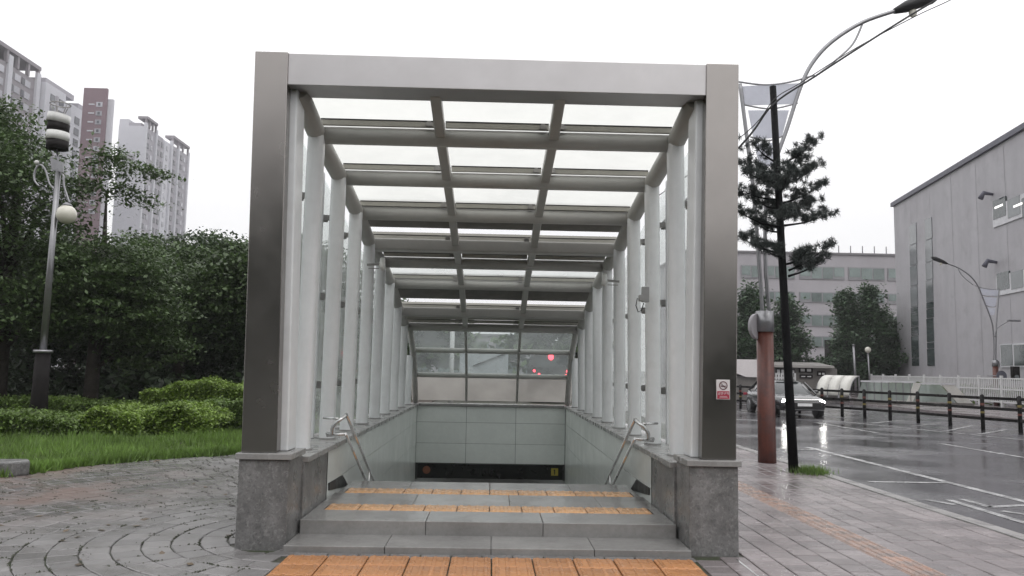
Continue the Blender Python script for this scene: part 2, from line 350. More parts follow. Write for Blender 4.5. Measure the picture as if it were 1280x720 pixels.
# taller weeds in clumps, and ragged blades hanging over the paving edge
cl = [];
for k in range(260):
    x, y = R.uniform(-12, -3), R.uniform(10.5, 16)
    if in_poly(x, y, LAWN): cl.append((x, y, R.uniform(.10, .28)))
for k in range(420):
    i = R.randrange(0, 5); t = R.random(); x = LAWN[i][0]+(LAWN[i+1][0]-LAWN[i][0])*t; y = LAWN[i][1]+(LAWN[i+1][1]-LAWN[i][1])*t
    cl.append((x+R.gauss(.02, .06), y-R.gauss(.02, .06), R.uniform(.05, .16)))
Q = []
for (x, y, hh) in cl:
    for j in range(26):
        aa = R.uniform(0, 6.283); rr_ = abs(R.gauss(0, hh*.3)); bx_, by_ = x+rr_*math.cos(aa), y+rr_*math.sin(aa); lx, ly = R.gauss(0, hh*.35), R.gauss(0, hh*.35); ww = R.uniform(.006, .013)
        Q += [(bx_-ww, by_, .0), (bx_+ww, by_, .0), (bx_+lx, by_+ly, .02+hh*R.uniform(.5, 1.15))]
V = np.concatenate([V, np.array(Q)]); n = len(V)//3
tag(raw('grass', V, np.arange(3*n).reshape(n, 3), 'grass'), 'bright green uncut grass between the paving and the hedges', 'grass', kind='stuff')

# paving: base sheets with real pavers on top; the 300 showing largest are single pieces
def paver_mesh(name, poly, m, top=0.0, ch=.008, th=.03):
    c = Vector((sum(p[0] for p in poly)/4, sum(p[1] for p in poly)/4, 0)); inn = []
    for p in poly:
        v = Vector((p[0], p[1], 0)); d = (c-v); inn.append(v+d.normalized()*ch*1.4)
    vs = [(p[0], p[1], -th) for p in poly]+[(p[0], p[1], top-ch*.7) for p in poly]+[(p.x, p.y, top) for p in inn]
    fs = [(8, 9, 10, 11)]+[(i, (i+1) % 4, 4+(i+1) % 4, 4+i) for i in range(4)]+[(4+i, 4+(i+1) % 4, 8+(i+1) % 4, 8+i) for i in range(4)]
    return vs, fs
def lay(pieces, parent, m, n_single=300, name='paver'):
    """pieces: (key, poly_local, loc, rz). The ones that show largest become objects, the rest one joined part."""
    sc = []
    for i, pc in enumerate(pieces):
        k, poly, loc, rz = pc; c = Vector((sum(p[0] for p in poly)/4, sum(p[1] for p in poly)/4, 0))
        wc = Vector(loc)+Matrix.Rotation(rz, 3, 'Z') @ c; q = proj((wc.x, wc.y, 0))
        vis = q and -15 < q[0] < 1295 and -15 < q[1] < 735; sc.append(((0 if vis else 1), wc.length, i))
    sc.sort(); cache = {}; rest = MB()
    for rank, (iv, d, i) in enumerate(sc):
        k, poly, loc, rz = pieces[i]; vs, fs = paver_mesh(name, poly, m)
        dz = R.uniform(-.003, .0015); tilt = (R.gauss(0, .004), R.gauss(0, .004))
        if rank < n_single:
            if k not in cache:
                cache[k] = MB().add(vs, fs).mesh(name, m)
            place(cache[k], name, parent, (loc[0], loc[1], loc[2]+dz), rot=(0, 0, rz))
        else:
            rot = Matrix.Rotation(rz, 3, 'Z'); rest.add([rot @ Vector(v)+Vector((loc[0], loc[1], loc[2]+dz)) for v in vs], fs)
    if rest.v:
        o = rest.build(name+'_field', m, parent); o['kind'] = 'stuff'
def sheet(name, rects, z, m):
    b_ = MB()
    for x0, x1, y0, y1 in rects: b_.add([(x0, y0, z), (x1, y0, z), (x1, y1, z), (x0, y1, z)], [(0, 1, 2, 3)])
    return struct(b_.build(name, m))
plaza = sheet('plaza', [(-14, -2.0, -6, 60), (-2.0, 1.66, -6, 6.9), (-2.0, 5.0, 18.5, 60)], -.014, 'joint')
walk = sheet('sidewalk', [(2.02, 5.0, 6.9, 18.5), (1.66, 5.0, -6, 6.9)], -.014, 'joint')
RC = (-1.5, 7.3); pcs = []
def arc_poly(r0, r1, da, gap):
    a = da/2
    return [((r0)*math.cos(t), (r0)*math.sin(t)) for t in (-a+gap/r0/2, )] and [
        (r0*math.cos(-a+gap/r0/2), r0*math.sin(-a+gap/r0/2)), (r1*math.cos(-a+gap/r1/2), r1*math.sin(-a+gap/r1/2)),
        (r1*math.cos(a-gap/r1/2), r1*math.sin(a-gap/r1/2)), (r0*math.cos(a-gap/r0/2), r0*math.sin(a-gap/r0/2))]
RW = .222
for k in range(1, 50):
    r0 = .33+k*RW; r1 = r0+RW-.010; nseg = max(8, round(2*math.pi*(r0+r1)/2/.235)); da = 2*math.pi/nseg; off = R.random()*da
    poly = arc_poly(r0, r1, da, .011)
    for j in range(nseg):
        t = off+j*da; mx_ = RC[0]+(r0+RW/2)*math.cos(t); my_ = RC[1]+(r0+RW/2)*math.sin(t)
        if mx_ > -1.56 or (mx_ > -2.03 and my_ > 6.66) or my_ < 4.6 or my_ > 15.5 or mx_ < -13.5 or in_poly(mx_, my_, LAWN): continue
        q = proj((mx_, my_, 0))
        if not q or q[0] < -60 or q[1] > 780: continue
        pcs.append((('r', k), poly, (RC[0], RC[1], 0), t))
# straight cut row and small setts before the bottom step
for i in range(15):
    x = -2.02+i*.2465
    pcs.append((('s', 0), [(-.118, -.055), (.118, -.055), (.118, .055), (-.118, .055)], (x+.12, 6.59, 0), 0))
lay(pcs, plaza, 'paver')
gp = []
sq = [(-.1045, -.1045), (.1045, -.1045), (.1045, .1045), (-.1045, .1045)]
for i in range(16):
    for j in range(60):
        x = 1.77+i*.22; y = 4.7+j*.22+(.11 if i % 2 else 0)
        if x < 2.19 and y > 6.62: continue
        if 3.17 < x < 3.49 or x > 4.9: continue
        q = proj((x, y, 0))
        if not q or q[1] > 770 or q[0] > 1340: continue
        gp.append((('g', 0), sq, (x, y, 0), 0))
lay(gp, walk, 'paver_right')
# moss tufts sitting in the joints and fallen leaves stuck to the wet pavers
MQ, MF = [], []
for k in range(520):
    pc = pcs[R.randrange(len(pcs))]
    if pc[0][0] == 's': continue
    e = pc[1][R.randrange(4)]; w = Vector(pc[2])+Matrix.Rotation(pc[3], 3, 'Z') @ Vector((e[0], e[1], 0))
    if w.x > -2.2 and w.y > 6.4: continue
    m_ = R.randint(2, 7); tdir = pc[3]+(0 if R.random() < .5 else math.pi/2)
    for j in range(m_):
        s_ = R.uniform(-.085, .085); c_ = Vector((w.x+math.cos(tdir)*s_+R.gauss(0, .006), w.y+math.sin(tdir)*s_+R.gauss(0, .006), 0)); r_ = R.uniform(.006, .014); o_ = len(MQ)
        MQ += [(c_.x+r_*math.cos(t*1.0472)*R.uniform(.7, 1.2), c_.y+r_*math.sin(t*1.0472)*R.uniform(.7, 1.2), -.004) for t in range(6)]+[(c_.x, c_.y, R.uniform(.004, .011))]
        MF += [(o_+t, o_+(t+1) % 6, o_+6) for t in range(6)]
o = raw('moss', np.array(MQ), np.array(MF), 'moss', plaza); o['kind'] = 'stuff'
LP_ = np.stack([-9+7*NP.random(150), 5.6+7*NP.random(150), np.full(150, .006)], 1); LP_ = LP_[[not in_poly(x, y, LAWN) for x, y, z in LP_]]
V, F = leaves(LP_, .035, 6.0); o = raw('fallen_leaves', V, F, 'dead_leaf', plaza); o['kind'] = 'stuff'
# tactile tiles
def tactile_mesh(name, m, w=.30, l=.30, ribs=True):
    t = MB(); vs, fs = paver_mesh(name, [(-w/2+.004, -l/2+.004), (w/2-.004, -l/2+.004), (w/2-.004, l/2-.004), (-w/2+.004, l/2-.004)], m)
    t.add(vs, fs)
    if ribs:
        for k in range(4):
            x = -w/2+w*(k+.5)/4; t.hexa([(x-.018, -l/2+.015, -.001), (x+.018, -l/2+.015, -.001), (x+.018, l/2-.015, -.001), (x-.018, l/2-.015, -.001),
                                         (x-.011, -l/2+.02, .006), (x+.011, -l/2+.02, .006), (x+.011, l/2-.02, .006), (x-.011, l/2-.02, .006)])
    return t.mesh(name, m)
tm = tactile_mesh('tactile_tile', 'tactile', .318, .30)
for j in range(3):
    for i in range(10): place(tm, 'tactile_tile', plaza, (-1.42+i*.321, 6.375-j*.303, .007+R.uniform(0, .004)))
tp = tactile_mesh('tactile_tile', 'tactile_pink', .30, .30)
for j in range(50):
    y = 4.8+j*.302
    if j < 44: place(tp, 'tactile_tile', walk, (3.34, y, R.uniform(-.003, .002)))
dr = MB().box(1.93, 1.99, 5.2, 6.60, -.03, -.004); dr.build('drain_channel', 'dark_seal', walk)
dr = MB().box(1.995, 2.012, 5.2, 6.60, -.03, .002); dr.build('drain_edge', 'polished', walk)
kb = struct(MB().box(5.0, 5.165, -6, 60, GZ, -.03).build('kerb', 'joint'))
km = MB().box(-.08, .085, -.493, .493, -.12, .0); kme = km.mesh('kerb_stone', 'kerb')
for j in range(24): place(kme, 'kerb_stone', kb, (5.08, 5.2+j*1.0, R.uniform(-.004, .004)), bevel=.012)
tag(MB().prism([(-7.0, 10.45, -.01), (-6.15, 10.62, -.01), (-6.02, 10.80, -.01), (-6.14, 10.98, -.01), (-7.0, 10.85, -.01)], (0, 0, .2)).build('kerb_rock', 'granite', bevel=.03),
    'grey stone block lying at the left end of the grass edge', 'stone')

# ================================================================== SUBWAY ENTRANCE
ENT = thing('subway_entrance', 'steel framed subway entrance canopy over wide stairs with white columns', 'subway entrance', (0, 6.8, 0))
for s in (-1, 1):
    def bx(x0, x1, *r): return MB().box(min(s*x0, s*x1), max(s*x0, s*x1), *r)
    bx(1.66, 2.07, 6.75, 7.22, -.2, .715).build('pedestal', 'granite', ENT, .006)
    bx(1.635, 2.095, 6.725, 7.235, .717, .768).build('pedestal_cap', 'granite_cap', ENT, .006)
    bx(1.64, 2.02, 7.222, 8.22, -.2, .64).build('side_wall', 'granite', ENT, .004)
    bx(1.64, 1.668, 8.222, 8.26, .0, .68).build('wall_joint', 'dark_seal', ENT)
    ncop = 9; y0, y1 = 7.237, 18.3
    for k in range(ncop):
        a = y0+(y1-y0)*k/ncop; b2 = y0+(y1-y0)*(k+1)/ncop
        bx(1.605, 2.09, a+.002, b2-.002, .642, .692).build('coping', 'granite_cap', ENT, .005)
    bx(1.668, 2.05, 8.26, 18.3, -5.2, .64).build('well_wall', 'grout', ENT)
    rows = [(.292, .636), (-.168, .286), (-.62, -.174), (-1.2, -.626), (-1.8, -1.206), (-2.6, -1.806)]
    for z0, z1 in rows:
        for k in range(8):
            a = 8.262+k*1.218; b2 = a+1.212
            bx(1.652, 1.667, a, min(b2, 17.998), z0, z1).build('wall_tile', 'wall_tile', ENT)
    # dark wedge where the stair skirting starts
    w0 = [atx(411, 613, -1.645), atx(411, 604, -1.645), atx(428, 594, -1.645), atx(435, 607, -1.645)]
    pl = [(s*1.651, v.y, v.z) for v in w0]
    MB().prism(pl, (s*-.012, 0, 0)).build('stair_skirting', 'dark_skirt', ENT)
    # portal
    def q(x0, x1, xt0, xt1, y0, y1, z0, z1):
        return MB().hexa([(s*x0, y0, z0), (s*x1, y0, z0), (s*x1, y1, z0), (s*x0, y1, z0), (s*xt0, y0, z1), (s*xt1, y0, z1), (s*xt1, y1, z1), (s*xt0, y1, z1)])
    q(1.775, 2.068, 1.838, 2.125, 6.79, 6.915, .77, 4.215).build('portal_column', 'steel', ENT, .006)
    q(1.715, 1.95, 1.775, 1.99, 6.918, 7.2, .77, 3.93).build('jamb', 'white_paint', ENT, .012)
pb = MB().hexa([(-1.835, 6.805, 3.925), (1.835, 6.805, 3.925), (1.835, 7.14, 3.925), (-1.835, 7.14, 3.925), (-1.842, 6.805, 4.21), (1.842, 6.805, 4.21), (1.842, 7.14, 4.21), (-1.842, 7.14, 4.21)])
pb.build('portal_beam', 'beam_steel', ENT, .006)
# bottom steps and landing in slabs
def slab_row(xs, y0, y1, z0, z1, name='step_slab'):
    for a, b2 in zip(xs, xs[1:]): MB().box(a+.002, b2-.002, y0, y1, z0, z1).build(name, 'granite_step', ENT, .006)
slab_row([-1.655, -.84, .02, .86, 1.655], 6.66, 7.15, -.1, .05)
slab_row([-1.635, -.55, .47, 1.635], 7.12, 7.62, .0, .17)
slab_row([-1.635, -.75, .2, 1.1, 1.635], 7.935, 8.64, .0, .169, 'landing_slab')
slab_row([-1.60, -.9, .0, .9, 1.60], 8.955, 9.52, .0, .170, 'landing_slab')
for sx in (-1, 1):
    MB().box(min(sx*1.545, sx*1.635), max(sx*1.545, sx*1.635), 7.622, 7.933, 0, .169).build('landing_slab', 'granite_step', ENT, .004)
    MB().box(min(sx*1.545, sx*1.60), max(sx*1.545, sx*1.60), 8.642, 8.953, 0, .169).build('landing_slab', 'granite_step', ENT, .004)
ts = tactile_mesh('tactile_tile', 'tactile_worn', .306, .305)
for y in (7.778, 8.798):
    MB().box(-1.54, 1.54, y-.15, y+.15, 0, .14).build('tactile_bed', 'dark_seal', ENT)
    for i in range(10): place(ts, 'tactile_tile', ENT, (-1.382+i*.307, y, .172))
sm = MB().box(-1.65, 1.65, 0, .31, -.32, 0).mesh('stair', 'granite_step')
for k in range(1, 29): place(sm, 'stair', ENT, (0, 9.22+k*.3, .17-k*.152), bevel=.006)
# end wall below the rear glazing, lintel, passage beyond
MB().box(-1.668, 1.668, 18.02, 18.3, -1.0, .64).build('end_wall', 'grout', ENT)
for z0, z1 in ((.292, .636), (-.168, .286), (-.60, -.174)):
    for k in range(3):
        a = -1.648+k*1.0995; MB().box(a, a+1.092, 18.005, 18.02, z0, z1).build('wall_tile', 'wall_tile', ENT)
MB().box(-1.648, 1.648, 17.96, 18.3, .642, .70).build('end_sill', 'granite_cap', ENT, .005)
MB().box(-1.648, 1.648, 17.99, 18.3, -1.02, -.95).build('lintel_trim', 'polished', ENT)
ps = MB(); ps.box(-1.9, -1.67, 18.3, 26, -5, -1); ps.box(1.67, 1.9, 18.3, 26, -5, -1); ps.box(-1.9, 1.9, 26, 26.2, -5, -1); ps.box(-1.9, 1.9, 18.3, 26.2, -1.0, -.8); ps.box(-1.9, 1.9, 17.8, 26.2, -5.2, -4.25)
ps.build('passage', 'wall_tile', ENT)
# roof profile (Y, z of purlin axis)
PR = [(7.0, 3.95), (7.85, 3.785), (9.08, 3.65), (10.3, 3.475), (11.5, 3.24), (12.6, 3.14), (13.9, 2.94), (15.3, 2.54), (16.4, 2.32), (17.2, 1.86), (17.75, 1.33), (18.1, .74)]
def zr(y):
    for (a, za), (b2, zb) in zip(PR, PR[1:]):
        if a <= y <= b2: return za+(zb-za)*(y-a)/(b2-a)
    return PR[0][1] if y < PR[0][0] else PR[-1][1]
for s in (-1, 1):
    t = MB(); t.tube([(s*1.795, y, z) for y, z in PR[:9]], .092, 14); t.build('eave_tube', 'rafter_paint', ENT)
    t = MB(); t.tube([(s*1.70, y, z-.02) for y, z in PR[8:]], .06, 12); t.build('rear_tube', 'rafter_paint', ENT)
for i, (y, z) in enumerate(PR[1:11], 1):
    r = .088 if i < 8 else (.085 if i == 8 else .055)
    t = MB()
    if i in (4, 7): t.box(-1.74, 1.74, y-.13, y+.13, z-.08, z+.09); o = t.build('gutter_beam', 'rafter_paint', ENT, .02)
    else: t.tube([(-1.74, y, z), (1.74, y, z)], r, 16); o = t.build('purlin', 'rafter_paint', ENT)
XR = [-1.80, -.565, .565, 1.80]
for i in range(len(PR)-1):
    (a, za), (b2, zb) = PR[i], PR[i+1]; rear = i >= 8
    for x in (-.565, .565):
        MB().bar((x, a+(0 if i else .02), za+(.02 if not rear else 0)), (x, b2, zb+(.02 if not rear else 0)), .10 if not rear else .055, .10 if not rear else .06).build('rafter', 'rafter_paint', ENT, .012)
    d = Vector((0, b2-a, zb-za)).normalized(); nrm = Vector((0, -d.z, d.y))
    lift = .160 if not rear else .05
    for x0, x1 in zip(XR, XR[1:]):
        A = Vector((0, a, za))+nrm*lift; B_ = Vector((0, b2, zb))+nrm*lift
        kind = {3: 'vent', 4: 'vent', 6: 'vent', 7: 'vent'}.get(i)
        if not rear:
            A += d*.02; B_ -= d*.02
        E_ = B_.copy()
        if kind and i in (3, 6): E_ = B_-d*.30
        th = .012 if not kind else .05
        pts = [(x0+.012, A.y, A.z), (x1-.012, A.y, A.z), (x1-.012, E_.y, E_.z), (x0+.012, E_.y, E_.z)]
        if kind: MB().prism(pts, nrm*th).build('vent_panel' if i in (3, 6) else 'roof_panel', 'vent' if i in (3, 6) else 'flange', ENT)
        else:
            gm = 'roof_glass' if i < 3 else ('roof_glass_clear' if not rear else ('rear_glass' if i < 10 else 'rear_glass_fog'))
            MB().prism(pts, nrm*th).build('roof_pane' if not rear else 'rear_pane', gm, ENT)
        if not rear:
            # upstand carrying the pane's lower edge, with its dark seals
            U = Vector((0, b2, zb)); y = U.y-.06
            MB().box(x0+.05, x1-.05, y-.02, y+.02, zb+.088, zb+.140).build('pane_rail', 'flange', ENT)
            MB().box(x0+.05, x1-.05, y-.024, y+.016, zb+.141, zb+.152).build('pane_seal', 'dark_seal', ENT)
            if x0 < .5 or i < 2: 
                bxx = x1-.11 if x0 < 0 else x0+.08
                MB().box(bxx-.035, bxx+.035, y-.07, y-.024, zb+.085, zb+.12).box(bxx-.02, bxx+.02, y-.055, y-.03, zb+.12, zb+.14).build('pane_bracket', 'bracket', ENT)
        else:
            V0 = Vector((0, b2, zb))
            MB().bar((x0+.03, A.y+.03, A.z-.03), (x1-.03, A.y+.03, A.z-.03), .03, .04).build('rear_frame', 'rafter_paint', ENT)
# side columns, mullions, panes, clips
cys = [7.80+1.19*k for k in range(9)]
for s in (-1, 1):
    def rr(yc, x0, xt, z0, z1, hw, hd):
        ring = []
        for k in range(20):
            a = 2*math.pi*k/20; c, n_ = math.cos(a), math.sin(a)
            ring.append((math.copysign(abs(c)**.7, c)*hw, math.copysign(abs(n_)**.7, n_)*hd))
        m = MB(); vs = [(s*x0+u, yc+v, z0) for u, v in ring]+[(s*xt+u, yc+v, z1) for u, v in ring]
        m.add(vs, [(k, (k+1) % 20, 20+(k+1) % 20, 20+k) for k in range(20)], True); m.add([vs[k] for k in range(20, 40)], [tuple(range(20))]); return m
    for i, y in enumerate(cys):
        zt = zr(y)+.0
        rr(y, 1.81, 1.79, .693, zt, .080, .10).build('column', 'white_paint', ENT)
        rr(y, 1.80, 1.80, .6925, .708, .09, .112).build('column_base', 'granite_cap', ENT)
        MB().box(min(s*1.955, s*1.985), max(s*1.955, s*1.985), y-.035, y+.035, .70, zt+.02).build('mullion', 'white_paint', ENT)
        for dz in (.55, 1.55, 2.45):
            if .7+dz < zt-.15:
                c = MB().box(min(s*1.885, s*2.0), max(s*1.885, s*2.0), y+.085, y+.125, .7+dz, .76+dz)
                c.box(min(s*1.93, s*2.01), max(s*1.93, s*2.01), y+.126, y+.17, .69+dz, .77+dz); c.build('pane_clip', 'bracket', ENT)
    for a, b2 in zip([7.27]+cys, cys+[17.7]):
        y0, y1 = a+.02, b2-.02; X = s*2.0
        MB().prism([(X, y0, .72), (X, y1, .72), (X, y1, zr(y1)+.03), (X, y0, zr(y0)+.03)], (s*.012, 0, 0)).build('side_pane', 'side_glass', ENT)
    # handrail
    h0, h1 = (atx(433, 518, -1.50), atx(467, 602, -1.50)); d = (h1-h0).normalized(); X = s*1.50
    def pt(t, dz, x=X): v = h0+d*t; return Vector((x, v.y, v.z+dz))
    b_ = MB(); b_.tube([pt(0, 0), pt(9.8, 0)], .019, 10); b_.build('handrail', 'polished', ENT)
    b_ = MB(); b_.tube([pt(0, -.20), pt(9.8, -.20)], .017, 10); b_.build('handrail', 'polished', ENT)
    e = [pt(0, 0)]+[Vector((X+s*.07*(1-math.cos(k*math.pi/8)), pt(0, 0).y-.10*math.sin(k*math.pi/8), pt(0, -.20*k/8*.9).z+.02*math.sin(k*math.pi/8))) for k in range(1, 8)]+[Vector((X+s*.14, pt(0, 0).y-.01, pt(0, -.2).z)), Vector((X+s*.20, pt(0, 0).y+.02, pt(0, -.2).z))]
    b_ = MB(); b_.tube(e, .018, 10); b_.tube([Vector((X+s*.06, h0.y-.09, h0.z-.04)), Vector((X+s*.24, h0.y+.02, h0.z-.04))], .012, 8); b_.tube([pt(0, -.2), Vector((X+s*.20, h0.y+.02, h0.z-.22))], .016, 8)
    b_.build('rail_end', 'polished', ENT)
    for t in (1.9, 4.2, 6.5):
        b_ = MB(); b_.tube([pt(t, 0), pt(t, -.2), pt(t, -.24, X+s*.08), pt(t, -.24, X+s*.15)], .012, 8); b_.build('rail_bracket', 'polished', ENT)

# things fixed to the entrance
SG = thing('exit_sign', 'long black sign band with yellow exit number on the stairwell end wall', 'sign', (0, 17.99, -.9))
MB().box(-1.60, 1.60, 17.955, 18.0, -.925, -.615).build('board', 'sign_black', SG)
MB().box(-1.60, 1.60, 17.95, 18.0, -.945, -.927).build('trim', 'polished', SG)
b_ = MB(); c0 = (-1.40, 17.953, -.75); b_.prism([(c0[0]+.085*math.cos(k*math.pi/12), c0[1], c0[2]+.085*math.sin(k*math.pi/12)) for k in range(24)], (0, -.003, 0)); b_.build('line_dot', 'sign_orange', SG)
MB().box(1.345, 1.50, 17.949, 17.953, -.835, -.675).build('number_plate', 'sign_yellow', SG)
MB().box(1.411, 1.435, 17.946, 17.949, -.81, -.70).box(1.395, 1.411, 17.946, 17.949, -.725, -.708).build('number', 'sign_black', SG)
b_ = MB()
for x, z0, z1, w in ((-.46, -.76, -.73, .10), (-.31, -.80, -.70, .02), (-.265, -.80, -.71, .02), (-.215, -.84, -.70, .018), (-.155, -.80, -.70, .02), (-.115, -.72, -.70, .06), (-.07, -.82, -.70, .018), (-.01, -.80, -.70, .03), (.03, -.83, -.74, .018), (.06, -.79, -.70, .02), (.15, -.79, -.70, .012)):
    b_.box(x-w/2, x+w/2, 17.95, 17.953, z0, z1)
b_.build('lettering', 'sign_faint', SG)

def text_mesh(txt, size, name, m, parent, org, depth=.001):
    """flat lettering facing -Y, centred at org"""
    cu = bpy.data.curves.new(name, 'FONT'); cu.body = txt; cu.size = size; cu.align_x = 'CENTER'; cu.align_y = 'CENTER'; cu.extrude = depth; cu.resolution_u = 2
    to = bpy.data.objects.new(name+'_src', cu); COL.objects.link(to); bpy.context.view_layer.update()
    me = bpy.data.meshes.new_from_object(to.evaluated_get(bpy.context.evaluated_depsgraph_get())); bpy.data.objects.remove(to)
    me.name = name; me.materials.clear(); me.materials.append(MATS[m])
    return place(me, name, parent, org, rot=(math.pi/2, 0, 0))
NS = thing('no_smoking_sign', 'small white and red no smoking notice on the right steel column', 'sign', (1.95, 6.785, 1.3))
c = aty(904, 487, 6.78); x, z = c.x, c.z
MB().box(x-.058, x+.058, 6.779, 6.787, z-.083, z+.083).build('panel', 'sign_white', NS, .003)
MB().box(x-.052, x+.052, 6.777, 6.779, z-.077, z-.013).build('red_field', 'sign_red', NS)
b_ = MB(); n_ = 28; ro, ri = .036, .029; zc = z+.034
b_.add([(x+ro*math.cos(k*2*math.pi/n_), 6.7765, zc+ro*math.sin(k*2*math.pi/n_)) for k in range(n_)]+[(x+ri*math.cos(k*2*math.pi/n_), 6.7765, zc+ri*math.sin(k*2*math.pi/n_)) for k in range(n_)], [(k, (k+1) % n_, n_+(k+1) % n_, n_+k) for k in range(n_)])
b_.bar((x-.023, 6.776, zc+.023), (x+.023, 6.776, zc-.023), .002, .006, (0, 1, 0)); b_.build('ban_ring', 'sign_ink', NS)
b_ = MB(); b_.box(x-.022, x+.012, 6.7755, 6.7775, zc-.008, zc-.001); b_.box(x+.014, x+.022, 6.7755, 6.7775, zc-.008, zc-.001); b_.build('cigarette', 'sign_ink', NS)
text_mesh('금연구역', .026, 'lettering', 'sign_white', NS, (x, 6.776, z-.034))
MB().box(x-.035, x+.035, 6.7755, 6.777, z-.066, z-.0635).box(x-.03, x+.03, 6.7755, 6.777, z-.058, z-.0555).build('small_print', 'sign_white', NS)

def cctv(name, label, at, s):
    o = thing(name, label, 'security camera', at); x, y, z = at
    MB().bar((x, y, z), (x-s*.20, y-.02, z+.01), .025, .03).build('arm', 'bracket', o)
    b_ = MB(); b_.tube([(x-s*.20, y+.03, z+.09), (x-s*.20, y-.02, z-.02), (x-s*.23, y-.02, z-.06)], [.035, .045, .03], 10); b_.build('housing', 'camera_white', o)
    MB().bar((x-s*.16, y-.02, z-.05), (x-s*.02, y, z-.05), .012, .012).build('cable', 'bracket', o)
p = atx(459, 331, -1.70); cctv('security_camera', 'small security camera on an arm from a left side column', (-1.70, p.y, p.z), -1)
p = atx(774, 352, 1.70); cctv('security_camera', 'small security camera on an arm from a right side column', (1.70, p.y, p.z), 1)
p = atx(808, 372, 1.70); JB = thing('junction_box', 'grey electrical junction box with a looped wire on a right column', 'junction box', (1.70, p.y, p.z))
MB().box(1.63, 1.71, p.y-.12, p.y-.06, p.z-.06, p.z+.11).box(1.60, 1.64, p.y-.13, p.y-.05, p.z-.05, p.z+.02).build('case', 'camera_grey', JB, .006)
b_ = MB(); b_.tube([(1.63, p.y-.1, p.z-.05), (1.58, p.y-.1, p.z-.02), (1.565, p.y-.1, p.z-.10), (1.59, p.y-.1, p.z-.17), (1.63, p.y-.1, p.z-.15), (1.65, p.y-.1, p.z-.07)], .006, 6); b_.build('wire', 'cable', JB)

# ================================================================== LEFT SIDE: lamp, hedges, trees, far apartment blocks
def px17(x, y, Y=17.0): return aty(x, y, Y)
def garden_lamp():
    b0 = px17(47, 513); X = b0.x+.02
    o = thing('garden_lamp', 'park lamp with scrolled arms and one white globe before the trees', 'street lamp', (X, 17, 0))
    zp = px17(53, 441).z
    MB().tube([(X, 17, -.1), (X, 17, zp*.55), (X, 17, zp)], [.19, .16, .15], 8).build('pedestal', 'dark_wall', o)
    MB().tube([(X, 17, zp), (X, 17, zp+.06)], .19, 10).build('collar', 'lamp_steel', o)
    zt = px17(73, 212).z; MB().tube([(X, 17, zp+.05), (X+.03, 17, zt)], [.072, .055], 10).build('pole', 'lamp_steel', o)
    zb = px17(73, 187).z; zc = px17(73, 143).z; xt = px17(73, 165).x
    MB().tube([(X+.03, 17, zt), (xt, 17, zb)], .02, 8).build('stem', 'lamp_steel', o)
    h = (zc-zb)/4
    for k in range(4):
        r = .215 if k % 2 == 0 else .225
        MB().tube([(xt-.01*k, 17, zb+h*k+.004), (xt, 17, zb+h*(k+1)-.004)], [r*1.0, r], 18).build('drum_band', 'dark_wall' if k % 2 == 0 else 'camera_white', o)
    b_ = MB(); zc2 = zc+.22
    b_.tube([(xt+.2*math.cos(t*math.pi/8), 17+.2*math.sin(t*math.pi/8), zc2) for t in range(17)], .012, 6)
    for t in range(0, 16, 3): b_.tube([(xt+.1*math.cos(t*math.pi/8), 17+.1*math.sin(t*math.pi/8), zc), (xt+.2*math.cos(t*math.pi/8), 17+.2*math.sin(t*math.pi/8), zc2)], .008, 5)
    b_.build('bird_spikes', 'bracket', o)
    a = [px17(64, 197), px17(80, 204), px17(80, 216), px17(66, 213)]
    MB().prism([(p.x, 16.95, p.z) for p in a], (0, .05, 0)).build('side_panel', 'lamp_steel', o)
    for nm, pts in (('scroll_arm', [(70, 238), (62, 230), (57, 213), (50, 206), (44, 213), (43, 225), (49, 233)]),
                    ('scroll_arm', [(71, 240), (70, 226), (73, 218), (79, 219), (80, 232), (84, 245), (87, 254)])):
        q = []
        P_ = [px17(*p) for p in pts]
        for i in range(len(P_)-1):
            for k in range(4):
                t = k/4; p0, p1, p2, p3 = P_[max(i-1, 0)], P_[i], P_[i+1], P_[min(i+2, len(P_)-1)]
                q.append(.5*((2*p1)+(p2-p0)*t+(2*p0-5*p1+4*p2-p3)*t*t+(3*p1-p0-3*p2+p3)*t**3))
        q.append(P_[-1]); MB().tube(q, .022, 8).build(nm, 'lamp_steel', o)
    f = px17(46, 203); MB().ball((f.x, 17, f.z), .05, seg=8, rings=6).build('finial', 'camera_white', o)
    c = px17(83, 268); gl = MB().ball((c.x, 17, c.z), .205, seg=22, rings=14).build('globe', 'bulb_glass', o)
    MB().tube([(c.x, 17, c.z+.18), (c.x, 17, c.z+.22), (c.x, 17, c.z+.26)], [.11, .09, .03], 12).build('cap', 'lamp_steel', gl)
garden_lamp()
p = aty(223, 467, 28); o = thing('garden_lamp', 'thin distant park lamp pole half hidden in the dark trees', 'street lamp', (p.x, 28, 0))
MB().tube([(p.x, 28, 0), (p.x, 28, p.z)], .14, 8).build('pedestal', 'dark_wall', o)
MB().tube([(p.x, 28, p.z), (p.x, 28, p.z+.06)], .18, 8).build('collar', 'lamp_steel', o)
MB().tube([(p.x, 28, p.z+.05), (p.x+.1, 28, 4.0)], .05, 8).build('pole', 'lamp_steel', o)
MB().tube([(p.x+.1, 28, 4.0), (p.x-.1, 28, 4.3), (p.x-.3, 28, 4.1), (p.x-.35, 28, 3.9)], .025, 6).build('arm', 'lamp_steel', o)
MB().ball((p.x-.36, 28, 3.72), .17).build('globe', 'bulb_glass', o)

